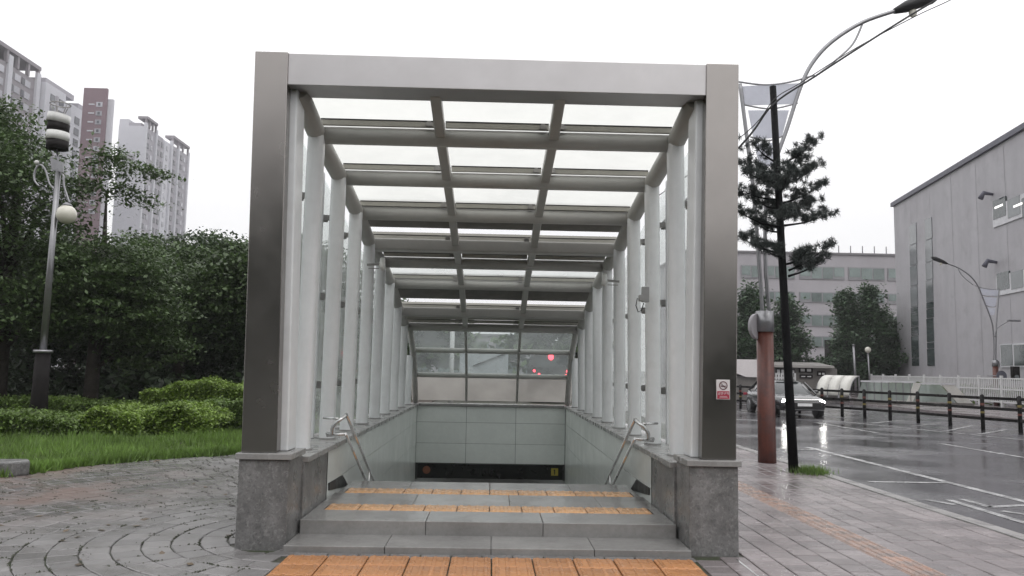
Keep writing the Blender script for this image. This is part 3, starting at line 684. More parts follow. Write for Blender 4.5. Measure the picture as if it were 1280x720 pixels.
def hedge(name, label, cat, x0, x1, y0, y1, h, m, n, size=.05, round_=.25, stems=3, group=None):
    o = thing(name, label, cat, ((x0+x1)/2, (y0+y1)/2, .03), group)
    u = NP.random((n, 3)); face = NP.random(n); P = np.empty((n, 3))
    P[:, 0] = x0+(x1-x0)*u[:, 0]; P[:, 1] = y0+(y1-y0)*u[:, 1]; P[:, 2] = h*u[:, 2]
    k = face < .5; P[k, 2] = h*(1-.16*u[k, 2]**2); k = (face >= .5) & (face < .85); P[k, 1] = y0+(y1-y0)*.2*u[k, 1]**2
    ex = np.minimum(P[:, 0]-x0, x1-P[:, 0]); top = h-round_*h*np.exp(-ex/(.12*(x1-x0)+.05)); top *= 1+.10*np.sin(P[:, 0]*3.1+x0)*np.sin(P[:, 1]*2.3)+.06*np.sin(P[:, 0]*9.0)
    P[:, 2] = P[:, 2]*top/h; P += NP.normal(size=(n, 3))*.035
    P[:, 2] = np.maximum(P[:, 2], .02)+.03
    V, F = leaves(P, size); raw('foliage', V, F, m, o)
    b_ = MB()
    for i in range(stems):
        x = x0+(x1-x0)*(i+.5)/stems; b_.tube([(x, (y0+y1)/2, 0), (x+R.uniform(-.1, .1), (y0+y1)/2, h*.7)], [.03, .012], 6)
    b_.build('stems', 'bark', o); return o
hedge('hedge', 'low clipped hedge along the back of the grass at far left', 'hedge', -11.5, -7.75, 15.2, 16.7, .42, 'shrub_leaf', 38400, 0.031)
hedge('hedge', 'dull low hedge row behind the park lamp', 'hedge', -15.5, -8.6, 19.5, 20.6, .52, 'shrub_leaf', 33600, 0.034)
hedge('hedge', 'bright green rounded clipped hedge nearest the steel column', 'hedge', -8.3, -5.4, 19.3, 21.0, .95, 'hedge_leaf', 48000, 0.034)
hedge('hedge', 'short hedge below the bright green rounded one', 'hedge', -6.55, -4.6, 17.6, 18.5, .62, 'shrub_leaf', 21600, 0.031)
hedge('shrub', 'loose leafy shrub right of the low clipped hedge', 'shrub', -7.9, -6.7, 15.6, 16.9, .56, 'hedge_leaf', 15600, 0.037, .5)
hedge('shrub', 'paler loose shrub in the middle of the hedges', 'shrub', -6.85, -5.5, 15.9, 17.4, .60, 'hedge_leaf', 15600, 0.037, .5)
hedge('shrub', 'dark small shrub between the two pale loose shrubs and the back hedge', 'shrub', -7.6, -6.5, 17.9, 18.8, .6, 'shrub_leaf', 12000, 0.031, .5)

def tree(name, label, base, top, blobs, m, n, size=.16, tr=.14, group=None, droop=.25, limbs=True, cl=.5, sub=.20):
    o = thing(name, label, 'tree', base, group); bx_, by_, bz_ = base
    lean = R.uniform(-.25, .25)
    b_ = MB(); b_.tube([(bx_, by_, -.1), (bx_+lean*.3, by_, top*.3), (bx_+lean, by_+.1, top*.62), (bx_+lean, by_, top*.9)], [tr*1.25, tr, tr*.55, tr*.15], 9)
    for (x, y, z, rx, ry, rz_) in blobs[:14]:
        zz = min(z*.6, top*.5); s0 = Vector((bx_+lean*.6, by_, max(.8, zz))); e = Vector((x, y, z)); mid = s0.lerp(e, .5)+Vector((R.uniform(-.2, .2), R.uniform(-.2, .2), .3))
        if limbs: b_.tube([s0, mid, e], [tr*.42, tr*.25, tr*.08], 6)
    b_.build('trunk', 'bark', o)
    vol = np.array([b[3]*b[4]*b[5] for b in blobs])**.67; cnt = np.maximum(20, (n*vol/vol.sum()).astype(int)); PP = []
    for (x, y, z, rx, ry, rz_), k in zip(blobs, cnt):
        nc = max(6, int(k/130)); d = NP.normal(size=(nc, 3)); d /= np.linalg.norm(d, axis=1)[:, None]; rad = .45+.6*NP.random(nc)**.6
        C = np.array([x, y, z])+d*rad[:, None]*np.array([rx, ry, rz_]); C[:, 2] -= .12*np.abs(NP.normal(size=nc))*rz_
        idx = NP.integers(0, nc, k); off = NP.normal(size=(k, 3))*np.array([cl, cl, cl*sub])*(.6+.8*NP.random(nc))[idx][:, None]; r2 = np.linalg.norm(off[:, :2], axis=1)
        off[:, 2] -= r2*.22; PP.append(C[idx]+off)
    P = np.concatenate(PP); P = P[P[:, 2] > .15]; V, F = leaves(P, size, 1.0, 1.7, droop); raw('crown', V, F, m, o); return o
def cloud(cx, cy, z0, z1, rx, ry, k, seed, taper=.0, br=(.8, 1.4)):
    q = random.Random(seed); out_ = []
    for i in range(k):
        t = q.random(); a = q.uniform(0, 6.283); rr_ = q.random()**.5*(1-taper*t); r = q.uniform(*br)
        out_.append((cx+rx*rr_*math.cos(a), cy+ry*rr_*math.sin(a), z0+(z1-z0)*t, r, r, r*.6))
    return out_
GT = 'trees behind the lawn'
b1 = cloud(-13.2, 20.8, 2.4, 7.0, 2.0, 2.0, 24, 1)
b1 += [(-13.3, 20.5, 7.9, .9, .9, .45), (-12.7, 20.2, 7.7, .7, .7, .35), (-14.3, 20.8, 8.3, .9, .9, .5)]
tree('broadleaf_tree', 'tallest dark broadleaf tree at the left edge behind the park lamp', (-12.7, 21, 0), 8.4, b1, 'tree_leaf', 95000, .056, .2, GT, cl=.44)
b2_ = cloud(-10.3, 21.6, 2.0, 4.3, 1.6, 1.5, 14, 2)
for (x, y) in ((150, 195), (175, 208), (160, 232), (185, 215), (140, 215), (168, 245), (120, 200), (110, 225), (135, 185)):
    q = aty(x, y, 21.3); b2_.append((q.x, 21.3, q.z, .36, .5, .14))
tree('broadleaf_tree', 'broadleaf tree with thin layered branches reaching across the pale apartment block', (-10.6, 21.6, 0), 6.6, b2_, 'tree_leaf', 70000, .05, .16, GT, cl=.26)
tree('broadleaf_tree', 'rounded mid green tree right of the layered one', (-10.2, 26.5, 0), 6.2, cloud(-10.2, 26.5, 2.4, 5.5, 2.1, 1.8, 18, 3), 'tree_leaf', 70000, .066, .16, GT, cl=.50)
tree('broadleaf_tree', 'dense dark tree closest to the left steel column', (-7.6, 27.5, 0), 6.2, cloud(-7.6, 27.5, 2.2, 5.5, 2.3, 1.8, 18, 4), 'tree_leaf_dark', 70000, .066, .16, GT, cl=.50)
tree('broadleaf_tree', 'dark tree low behind the park lamp pole', (-14.5, 26, 0), 6.4, cloud(-14.5, 26, 1.6, 5.6, 2.4, 1.6, 18, 5), 'tree_leaf_dark', 60000, .066, .16, GT, cl=.50)
tree('broadleaf_tree', 'dark tree standing behind the thin distant lamp pole', (-12.2, 31.5, 0), 6.4, cloud(-12.2, 31.5, 1.6, 5.6, 2.6, 1.6, 18, 6), 'tree_leaf_dark', 60000, .07, .16, GT, cl=.52)
# far wood behind those trunks
P = []
for i in range(26):
    for c in cloud(-34+i*1.35, 40+R.uniform(-2, 3), .4, R.uniform(5.2, 7.2)*(1.05 if i < 12 else .78), 1.6, 1.6, 12, 100+i): P.append(c)
C = np.array(P); k = 100000; idx = NP.integers(0, len(C), k); d = NP.normal(size=(k, 3)); d /= np.linalg.norm(d, axis=1)[:, None]
PT = C[idx, :3]+d*C[idx, 3:]*(.6+.6*NP.random((k, 1))); PT = PT[(PT[:, 2] > .1) & (PT[:, 0] < -4.2)]
V, F = leaves(PT, .15, .8); tag(raw('woodland', V, F, 'tree_leaf_dark'), 'dark mass of far trees filling the park background', 'woodland', kind='stuff')
n = 30000; P = np.stack([-22+18.5*NP.random(n), 23+13*NP.random(n), 1.9*NP.random(n)**1.4], 1)
P[:, 2] *= .6+.4*np.sin(P[:, 0]*1.7)*np.sin(P[:, 1]*1.1); V, F = leaves(np.abs(P)*np.array([-1, 1, 1]), .13)
tag(raw('undergrowth', V, F, 'tree_leaf_dark'), 'dark undergrowth below the park trees', 'undergrowth', kind='stuff')
# trees and planting the camera stands in front of: only the steel shows them, as its dark middle band
P = []
for i in range(30):
    for c in cloud(-36+i*2.5, -17+R.uniform(-2, 2), .5, R.uniform(4.6, 7.6)*(1.35 if i < 14 else 1.0), 2, 2, 11, 300+i): P.append(c)
C = np.array(P); k = 40000; idx = NP.integers(0, len(C), k); d = NP.normal(size=(k, 3)); d /= np.linalg.norm(d, axis=1)[:, None]
PT = C[idx, :3]+d*C[idx, 3:]*(.5+.8*NP.random((k, 1))); PT = PT[PT[:, 2] > .1]
V, F = leaves(PT, .8, .3); tag(raw('woodland', V, F, 'tree_leaf_dark'), 'row of dark trees across the street facing the entrance', 'woodland', kind='stuff')

# --- far apartment blocks
AG = 'apartment blocks beyond the park'
def win_grid(o, ys, zs, X, wy, wz, m, name='window', th=.15):
    me = MB().box(0, th, -wy/2, wy/2, -wz/2, wz/2).mesh(name, m)
    for y in ys:
        for z in zs: place(me, name, o, (X, y, z))
FL = 2.85
def block_a():
    o = thing('apartment_block', 'tall grey brown apartment block cut by the left frame edge', 'building', (-116, 170, 0), AG)
    MB().box(-124, -110.0, 150, 188.5, 0, 67.5).build('wall', 'apt_dark', o)
    for y in (150.5, 160.4, 166.8, 176.5, 187.6): MB().box(-110, -109.4, y-.75, y+.75, 0, 69.5).build('fin', 'apt_light', o)
    rf = MB().box(-124, -109.6, 150, 188.5, 70.4, 71.3).build('roof_frame', 'apt_dark', o)
    for y in np.arange(151, 188, 4.1): MB().box(-110.4, -109.7, y-.35, y+.35, 67.5, 70.4).build('roof_post', 'apt_dark', rf)
    zs = [65.6-FL*k for k in range(15)]
    win_grid(o, [153.5, 157.5, 163.2, 170, 173.8, 180, 184], zs, -110, 2.1, 1.55, 'apt_pane'); 
    win_grid(o, [155.5, 164.9, 178, 182.2], zs, -110, 1.0, 1.5, 'apt_win')
def block_b():
    o = thing('apartment_block', 'pale stepped apartment block between the grey brown block and maroon tower', 'building', (-108, 196, 0), AG)
    MB().box(-122, -108.5, 189, 198, 0, 68).build('wall', 'apt_light', o)
    MB().box(-122, -107.0, 198.02, 213, 0, 65.6).build('wall', 'apt_light', o)
    MB().box(-121, -109.2, 190, 203, 68.02, 69.4).build('roof_block', 'apt_grey', o); MB().box(-121, -108.2, 203.5, 210, 65.62, 67.6).build('roof_block', 'apt_grey', o)
    zs = [65.0-FL*k for k in range(15)]
    win_grid(o, [192.2, 196.0], zs, -108.5, 2.0, 1.7, 'apt_win'); win_grid(o, [194.1], zs, -108.5, .9, 2.4, 'apt_grey', 'balcony')
    win_grid(o, [201.0, 206.8], zs[1:], -107.0, 2.2, 1.8, 'apt_win'); win_grid(o, [204, 210], zs[1:], -107, 1.2, 2.3, 'apt_grey', 'balcony')
def block_m():
    x0 = aty(105, 110, 196).x; x1 = aty(134, 112, 196).x; z = aty(120, 110, 196).z
    o = thing('apartment_tower', 'maroon apartment stair tower with a pale narrow side', 'building', (x0, 196, 0), AG)
    MB().box(x0, x1, 196, 196.8, 0, z).build('wall', 'apt_maroon', o)
    MB().box(x0+1, x1+1.25, 196.85, 197.6, 0, z-2.5).build('side_wall', 'apt_light', o)
    me = MB().box(-.75, .75, -.12, 0, -.6, .6).mesh('window', 'apt_pane'); m2 = MB().box(-.7, .7, -.1, 0, -.16, .16).mesh('vent_strip', 'apt_light')
    m3 = MB().box(-.3, .3, -.14, -.121, -.35, .35).mesh('pane', 'apt_win')
    for k in range(13):
        zz = z-4.2-FL*.79*k
        w = place(me, 'window', o, (x0+4.1, 196, zz)); place(m3, 'pane', w, (x0+4.1, 196, zz)); place(m2, 'vent_strip', o, (x0+2.2, 196, zz))
def block_c():
    o = thing('apartment_block', 'pale apartment slab with blank gable standing alone over the trees', 'building', (-102, 235, 0), AG)
    gx0 = aty(148.5, 160, 220).x; gx1 = aty(180, 160, 220).x; z = aty(165, 157, 220).z
    X = gx1
    MB().box(gx0, X, 220, 252, 0, z).build('wall', 'apt_light', o)
    MB().box(gx0, gx0+2.6, 220.2, 226, z, z+1.9).build('roof_block', 'apt_light', o); MB().box(gx0+2.6, X-1, 220.6, 226, z, z+1.0).build('roof_block', 'apt_grey', o)
    zs = [z-2.2-FL*k for k in range(12)]
    for (y0, y1, m) in ((220.9, 226.4, 'apt_grey'), (228.2, 232.6, 'apt_grey'), (233.6, 237.4, 'apt_light'), (239.4, 242.6, 'apt_grey'), (244.6, 251, 'apt_grey')):
        MB().box(X, X+.25, y0, y1, 0, z-(0 if m == 'apt_grey' else .4)).build('facade_panel', m, o)
    for y in (220.4, 227.3, 238.4, 243.6, 251.6): MB().box(X, X+.7, y-.45, y+.45, 0, z+1.0).build('fin', 'apt_light', o)
    for y0, y1 in ((220.4, 227.3), (239, 251.6)):
        rf = MB().box(X-2, X+.75, y0, y1, z+2.2, z+2.9).build('roof_frame', 'apt_dark', o)
        for y in np.linspace(y0+.3, y1-.3, 4): MB().box(X, X+.5, y-.25, y+.25, z, z+2.2).build('roof_post', 'apt_dark', rf)
    win_grid(o, [222.3, 229.3, 231.8, 241, 246.3], zs, X+.25, 1.3, 1.5, 'apt_win'); win_grid(o, [224.6, 235.4, 248.8], zs, X+.25, 1.1, 1.4, 'apt_pane')
    p = aty(162, 196, 219.9)
    b_ = MB()
    for dx in (-1.0, .0, 1.0): b_.box(p.x+dx-.4, p.x+dx+.4, 219.85, 219.95, p.z-.7, p.z+.7)
    b_.build('gable_number', 'apt_grey', o)
block_a(); block_b(); block_m(); block_c()

# ================================================================== RIGHT SIDE: pine, street lamps, cables, fence, car
def smooth(P_, k=5):
    q = []
    P_ = [Vector(p) for p in P_]
    for i in range(len(P_)-1):
        p0, p1, p2, p3 = P_[max(i-1, 0)], P_[i], P_[i+1], P_[min(i+2, len(P_)-1)]
        for j in range(k):
            t = j/k; q.append(.5*((2*p1)+(p2-p0)*t+(2*p0-5*p1+4*p2-p3)*t*t+(3*p1-p0-3*p2+p3)*t**3))
    return q+[P_[-1]]
def pine():
    bs = ong(992, 590); o = thing('pine_tree', 'pine with a straight black trunk and sparse layered branches by the kerb', 'tree', (bs.x, bs.y, 0))
    tp = aty(966, 108, bs.y); T = lambda t: Vector((bs.x, bs.y, 0)).lerp(tp, t)
    MB().tube([T(-.02), T(.25), T(.6), T(1)], [.078, .066, .058, .052], 12).build('trunk', 'black_bark', o)
    br = [((978, 205), (1022, 172), 0), ((977, 232), (1024, 204), .3), ((978, 222), (1000, 188), -.5), ((975, 255), (1030, 228), -.2), ((976, 262), (1022, 250), .5),
          ((980, 282), (1042, 264), .1), ((986, 338), (1036, 306), .0), ((986, 345), (1030, 322), .45),
          ((974, 205), (938, 176), 0), ((974, 215), (926, 206), .2), ((976, 228), (930, 214), -.4), ((977, 250), (922, 236), .1), ((977, 262), (938, 246), .6), ((978, 285), (918, 262), -.1), ((979, 290), (945, 280), .4),
          ((980, 318), (918, 292), .1), ((981, 322), (950, 306), -.3), ((975, 240), (960, 222), 1.1), ((976, 240), (985, 215), -1.0), ((977, 275), (990, 262), -1.0), ((977, 270), (968, 262), 1.1), ((984, 330), (1010, 312), -.6)]
    tufts = []
    for k, (a, e, dy) in enumerate(br):
        A = aty(*a, bs.y); E_ = aty(*e, bs.y+dy*1.0); L_ = (E_-A).length
        mid = A.lerp(E_, .5)+Vector((0, 0, -.05)); pts = smooth([A, mid, E_], 5)
        MB().tube(pts, [max(.006, .022*(1-i/len(pts))) for i in range(len(pts))], 6).build('branch', 'black_bark', o)
        nt_ = int(9+L_*27)
        for i in range(nt_):
            t = .28+.72*(i+R.random())/nt_; p_ = A.lerp(E_, t); sp = .04+.06*(1-abs(t-.7))
            tufts.append(p_+Vector((R.gauss(0, sp*.9), R.gauss(0, sp*1.3), R.gauss(.02, sp*.42))))
    nn = 55; Vs = []
    for p_ in tufts:
        d = NP.normal(size=(nn, 3)); d[:, 2] += .35; d /= np.linalg.norm(d, axis=1)[:, None]
        ln = (.055+.045*NP.random(nn))[:, None]; sd = np.cross(d, NP.normal(size=(nn, 3))); sd /= np.linalg.norm(sd, axis=1)[:, None]
        p0 = np.array(p_)+NP.normal(size=(nn, 3))*.018; Vs.append(np.stack([p0-sd*.005, p0+sd*.005, p0+d*ln], 1).reshape(-1, 3))
    V = np.concatenate(Vs); raw('needles', V, np.arange(len(V)).reshape(-1, 3), 'needle', o)
pine()
tuft_c = ong(1012, 591); n = 700
P = np.array([tuft_c.x, tuft_c.y, 0])+NP.normal(size=(n, 3))*np.array([.14, .16, 0]); a = NP.random(n)*6.283; w = .006; hh = .05+.1*NP.random(n)
V = np.stack([P-np.stack([np.cos(a)*w, np.sin(a)*w, a*0], 1), P+np.stack([np.cos(a)*w, np.sin(a)*w, a*0], 1), P+np.stack([NP.normal(size=n)*.04, NP.normal(size=n)*.04, hh], 1)], 1).reshape(-1, 3)
tag(raw('weeds', V, np.arange(3*n).reshape(n, 3), 'grass'), 'patch of weeds round the foot of the pine', 'weeds', kind='stuff')

def street_lamp():
    b0 = ong(959, 578); Y = b0.y; P_ = lambda x, y: aty(x, y, Y)
    o = thing('street_lamp', 'near street lamp with rusty brown base and banner frame beside the pine', 'street lamp', (b0.x, Y, 0), 'street lamps with banners')
    X = b0.x; z1 = P_(958, 415).z; z2 = P_(958, 389).z
    MB().tube([(X, Y, -.08), (X, Y, .25), (X-.01, Y, z1)], [.155, .148, .14], 14).build('base', 'lamp_brown', o)
    MB().tube([(X-.01, Y, z1), (X-.01, Y, z2)], [.16, .15], 12).build('collar', 'lamp_steel', o)
    b_ = MB(); c = P_(943, 408); b_.tube([(c.x+.02, Y+.02, c.z), (c.x+.06, Y-.03, c.z)], .22, 20); b_.build('meter_disc', 'office', o)
    lt = smooth([P_(953, 392), P_(949, 330), P_(942, 240), P_(934, 175), P_(925, 105)], 6)
    MB().tube(lt, .035, 8).build('left_stem', 'lamp_steel', o)
    rt = smooth([P_(962, 392), P_(957, 330), P_(958, 250), P_(970, 200), P_(984, 160), P_(1001, 108), P_(1016, 78), P_(1040, 52), P_(1078, 28), P_(1124, 12)], 6)
    MB().tube(rt, [.035]*len(rt), 8).build('arm', 'lamp_steel', o)
    MB().tube(smooth([P_(1078, 30), P_(1066, 55), P_(1045, 75), P_(1024, 92)], 5), .018, 6).build('brace', 'lamp_steel', o)
    MB().tube(smooth([P_(922, 102), P_(955, 106), P_(985, 103), P_(1018, 94)], 5), .016, 6).build('arc_rail', 'lamp_steel', o)
    for (xa, xb, y) in ((930, 997, 134), (938, 981, 174)):
        MB().tube(smooth([P_(xa, y-3), P_((xa+xb)/2, y+2), P_(xb, y-5)], 5), .014, 6).build('arc_rail', 'lamp_steel', o)
    for q in (((927, 108), (1001, 104), (994, 130), (931, 132)), ((935, 138), (986, 138), (977, 172), (942, 174)), ((943, 180), (974, 178), (966, 208), (949, 208))):
        pp = [P_(*v) for v in q]; MB().prism([(v.x, Y-.008, v.z) for v in pp], (0, .01, 0)).build('banner', 'banner', o)
    h0, h1 = P_(1118, 14), P_(1176, -8); d = (h1-h0).normalized(); u = Vector((-d.z, 0, d.x))
    b_ = MB(); b_.tube([h0, h0.lerp(h1, .25), h0.lerp(h1, .8), h1], [.05, .10, .12, .05], 10, sx=1.3); b_.build('lamp_head', 'cable', o)
    MB().ball(tuple(P_(1141, 16)), .075, .05, .09).build('sensor', 'bulb_glass', o)
    return o
L1 = street_lamp()
L2 = copy_tree(L1); q = ong(1246, 507); L2.location = (q.x, q.y, 0); L2.rotation_euler = (0, 0, math.pi)
for ch in L2.children:
    ch.matrix_parent_inverse = Matrix.Translation(-Vector(L1.location))
L2['label'] = 'far street lamp arching over the road before the grey building'
L2.scale = (1, 1, .95)
# cables strung past the pine pole
pz = 12.36
def cable(label, pts, r):
    tag(MB().tube(smooth(pts, 6), r, 6).build('cable', 'cable'), label, 'cable')
cable('thick black cable sagging from the pine trunk up to the top right', [(2.1, 12.0, 3.3), aty(925, 183, pz-.08), aty(966, 131, pz-.08), aty(1018, 96, pz), aty(1070, 62, pz), aty(1130, 24, pz), aty(1180, -6, pz), aty(1300, -80, pz)], .017)
cable('thin black wire just above the thick cable by the pine', [(2.1, 12.1, 3.9), aty(930, 168, pz-.1), aty(968, 124, pz-.1), aty(1000, 104, pz-.05), aty(1070, 60, pz+.05), aty(1145, 20, pz+.05), aty(1200, -6, pz), aty(1320, -70, pz)], .008)

# guard fence along the road's far side
FT = [ong(x, y, RZ) for x, y in ((1028, 519), (1053, 521), (1081, 523.2), (1113, 526), (1148, 529), (1188, 533), (1229, 537), (1276, 541.5))]
d0 = (FT[0]-FT[1]).normalized()
FT = [FT[0]+Vector((-.42, 1.25, 0))*k for k in range(7, 0, -1)] + FT + [FT[-1]+(FT[-1]-FT[-2])*k for k in (1, 2, 3)]
GF = thing('guard_fence', 'black three rail guard fence with reflective bands along the road', 'fence', tuple(FT[7]))
for i, p in enumerate(FT):
    po = MB().tube([(p.x, p.y, RZ-.02), (p.x, p.y, RZ+1.04), (p.x, p.y, RZ+1.08)], [.06, .06, .03], 10).build('post', 'fence_black', GF)
    MB().tube([(p.x, p.y, RZ+.74), (p.x, p.y, RZ+.81)], .064, 10, cap=False).build('reflective_band', 'band_red' if i % 2 else 'band_yellow', po)
    MB().tube([(p.x, p.y, RZ+.50), (p.x, p.y, RZ+.56)], .064, 10, cap=False).build('reflective_band', 'band_yellow' if i % 2 else 'band_red', po)
for a, b2 in zip(FT, FT[1:]):
    for z in (.34, .66, .97): MB().bar((a.x, a.y, RZ+z), (b2.x, b2.y, RZ+z), .05, .085).build('rail', 'fence_black', GF)

# ---- car: lofted body, x forward
def make_car(name, label, loc, heading, paint, front_lit=True, rear_lit=False):
    o = thing(name, label, 'car', (0, 0, 0))
    st = [(-2.38, .62, .45, .78), (-2.30, .78, .32, .93), (-1.9, .87, .28, .98), (-1.0, .91, .26, .96), (0, .92, .26, .94), (1.0, .91, .26, .90), (1.6, .90, .27, .84), (2.1, .86, .28, .76), (2.33, .76, .32, .66), (2.40, .60, .42, .56)]
    m = MB(); base = []; K = 14
    for (x, hw, zb, zt) in st:
        h = zt-zb; sec = [(-.80*hw, zb), (-.95*hw, zb+.10*h), (-1.0*hw, zb+.45*h), (-.985*hw, zb+.72*h), (-.93*hw, zb+.93*h), (-.78*hw, zt), (-.35*hw, zt+.025)]
        sec = sec+[(-y, z) for y, z in sec[::-1]]; base.append(len(m.v)); m.v += [(x, y, z) for y, z in sec]
    for i in range(len(st)-1):
        for k in range(K):
            a, b2 = base[i]+k, base[i]+(k+1) % K; m.f.append((a, base[i+1]+k, base[i+1]+(k+1) % K, b2)); m.sm.append(True)
    m.f.append(tuple(base[0]+k for k in range(K))); m.f.append(tuple(base[-1]+k for k in range(K))[::-1]); m.sm += [False, False]
    body = m.build('body', paint, o)
    gs = [(-1.75, .74, .95, .97), (-.95, .70, .94, 1.36), (-.2, .69, .93, 1.43), (.45, .69, .91, 1.36), (1.25, .76, .86, .89)]
    m = MB(); bs = []
    for (x, hw, zb, zt) in gs:
        sec = [(-hw-.08, zb), (-hw+.06*(zt-zb)/.5, zt-.06), (-hw*.72, zt), (hw*.72, zt), (hw-.06*(zt-zb)/.5, zt-.06), (hw+.08, zb)]; bs.append(len(m.v)); m.v += [(x, y, z) for y, z in sec]
    for i in range(len(gs)-1):
        for k in range(5):
            a, b2 = bs[i]+k, bs[i]+k+1; m.f.append((a, bs[i+1]+k, bs[i+1]+k+1, b2)); m.sm.append(True)
    m.build('windows', 'car_glass', o)
    m = MB(); 
    rs = [(-.98, .52, 1.375), (-.2, .53, 1.45), (.46, .52, 1.375)]; bs = []
    for (x, hw, z) in rs: bs.append(len(m.v)); m.v += [(x, -hw-.12, z-.055), (x, -hw*.7, z), (x, hw*.7, z), (x, hw+.12, z-.055)]
    for i in range(2):
        for k in range(3): a = bs[i]+k; m.f.append((a, a+4, a+5, a+1)); m.sm.append(True)
    m.build('roof', paint, o)
    for sy in (-1, 1):
        for x in (-.05, ): MB().bar((x, sy*.79, .93), (x-.03, sy*.66, 1.36), .06, .02, (1, 0, 0)).build('pillar', paint, o)
        m = MB(); m.bar((.50, sy*.665, 1.36), (1.26, sy*.83, .90), .05, .05); m.build('pillar', paint, o)
        m = MB(); m.bar((-.98, sy*.665, 1.36), (-1.75, sy*.81, .965), .07, .05); m.build('pillar', paint, o)
        m = MB(); m.ball((.78, sy*1.0, .99), .09, .11, .07, 10, 7); m.build('mirror', paint, o)
        for x in (-1.42, 1.42):
            wh = MB().tube([(x, sy*.72, .34), (x, sy*.93, .34)], .34, 24).build('wheel', 'car_black', o)
            MB().tube([(x, sy*.925, .34), (x, sy*.945, .34)], [.23, .21], 18).build('rim', 'rim', wh)
        m = MB(); m.hexa([(2.24, sy*.50, .60), (2.10, sy*.86, .62), (2.02, sy*.84, .62), (2.1, sy*.5, .6), (2.28, sy*.50, .68), (2.15, sy*.84, .70), (2.05, sy*.82, .70), (2.1, sy*.5, .68)] if sy > 0 else
                               [(2.10, -.86, .62), (2.24, -.50, .60), (2.1, -.5, .6), (2.02, -.84, .62), (2.15, -.84, .70), (2.28, -.50, .68), (2.1, -.5, .68), (2.05, -.82, .70)])
        MB().ball((2.28, sy*.66, .645), .05, .13, .055, 12, 8).build('headlight', 'headlight' if front_lit else 'plate', o)
        MB().box(-2.37, -2.28, sy*.72-.16, sy*.72+.16, .74, .84).build('taillight', 'taillight' if rear_lit else 'sign_red', o)
    MB().tube(smooth([(2.17, -.72, .735), (2.35, -.4, .725), (2.40, 0, .72), (2.35, .4, .725), (2.17, .72, .735)], 4), .013, 6).build('light_bar', 'lightbar' if front_lit else 'rim', o)
    MB().hexa([(2.30, -.60, .36), (2.30, .60, .36), (2.42, .56, .36), (2.42, -.56, .36), (2.30, -.66, .60), (2.30, .66, .60), (2.425, .58, .60), (2.425, -.58, .60)]).build('grille', 'car_black', o)
    MB().box(2.425, 2.44, -.26, .26, .47, .58).build('number_plate', 'plate', o)
    MB().box(2.36, 2.435, -.7, .7, .325, .345).build('bumper_trim', 'rim', o)
    o.location = loc; o.rotation_euler = (0, 0, heading); o.scale = (1, 1, .94); return o
make_car('car', 'dark grey sedan with headlights on driving through the wet road', (11.35, 31.2, RZ), math.radians(-90-2), 'car_paint')
VN = thing('van', 'dark van with red tail lights seen through the right rear pane', 'van', (2.6, 36, 0))
MB().prism([(1.75, 36, .45), (3.5, 36, .45), (3.5, 36, 1.5), (3.35, 36.1, 2.15), (1.9, 36.1, 2.15), (1.75, 36, 1.5)], (0, 4.2, 0)).build('body', 'dark_wall', VN, .05)
MB().box(1.95, 3.3, 35.97, 36.0, 1.62, 2.0).build('rear_window', 'car_glass', VN)
for x, z, w in ((1.88, 1.42, .07), (3.36, 1.42, .07), (2.62, 2.05, .16), (3.30, 1.2, .10), (2.1, 1.25, .08)): MB().ball((x, 35.97, z), w*.8, .04, w*.9, 10, 7).build('tail_light', 'taillight', VN)
for x in (1.85, 3.4):
    for y in (36.8, 39.4): MB().tube([(x-.1, y, .34), (x+.1, y, .34)], .34, 16).build('wheel', 'car_black', VN)
BB = thing('low_building', 'low grey building far behind the entrance seen through its rear glass', 'building', (-8, 104, 0))
MB().box(-34, 7, 104, 112, 0, 5.6).build('wall', 'office', BB); MB().box(-34.3, 7.3, 103.7, 112, 5.61, 5.9).build('parapet', 'office_trim', BB)
wm = MB().box(-1.4, 1.4, -.1, 0, -.7, .7).mesh('window', 'win_green')
for k in range(11):
    for z in (1.6, 4.2): place(wm, 'window', BB, (-31.5+k*3.7, 104, z))
# white van-like box truck seen through the rear glass
o = thing('box_truck', 'pale box truck seen blurred through the middle rear pane', 'truck', (.0, 40, 0))
MB().box(-1.55, .75, 38, 43.5, .75, 2.35).build('cargo_box', 'truck_white', o, .03)
MB().box(-1.45, .65, 43.55, 45.2, .5, 2.0).build('cab', 'truck_white', o, .08)
MB().bar((-.9, 37.95, 1.6), (.6, 37.95, 2.2), .04, .07, (0, 1, 0)).build('grab_bar', 'dark_wall', o)
for x in (-1.45, .65):
    for y in (39.2, 44.4): MB().tube([(x-.1, y, .42), (x+.1, y, .42)], .42, 16).build('wheel', 'car_black', o)
MB().box(-1.5, .7, 38.2, 43.4, .5, .73).build('chassis', 'car_black', o)
# trees behind the entrance
tree('broadleaf_tree', 'dim tree seen through the left rear pane', (-4.8, 48, 0), 6, cloud(-4.8, 48, 1.8, 5.0, 3.0, 1.6, 14, 21), 'tree_leaf', 6000, .3, .16, 'trees seen through the rear glass', cl=.5)
tree('broadleaf_tree', 'dim tree seen through the right rear pane', (3.6, 50, 0), 6, cloud(3.6, 50, 1.6, 4.8, 2.6, 1.6, 14, 22), 'tree_leaf', 6000, .3, .16, 'trees seen through the rear glass', cl=.5)
p = aty(565, 440, 30); tag(MB().tube([(p.x, 30, 0), (p.x, 30, 3.6)], .09, 10).tube([(p.x, 30, 3.6), (p.x, 30, 3.68)], .12, 10).build('post', 'white_fence'), 'white post seen through the left rear pane', 'post')

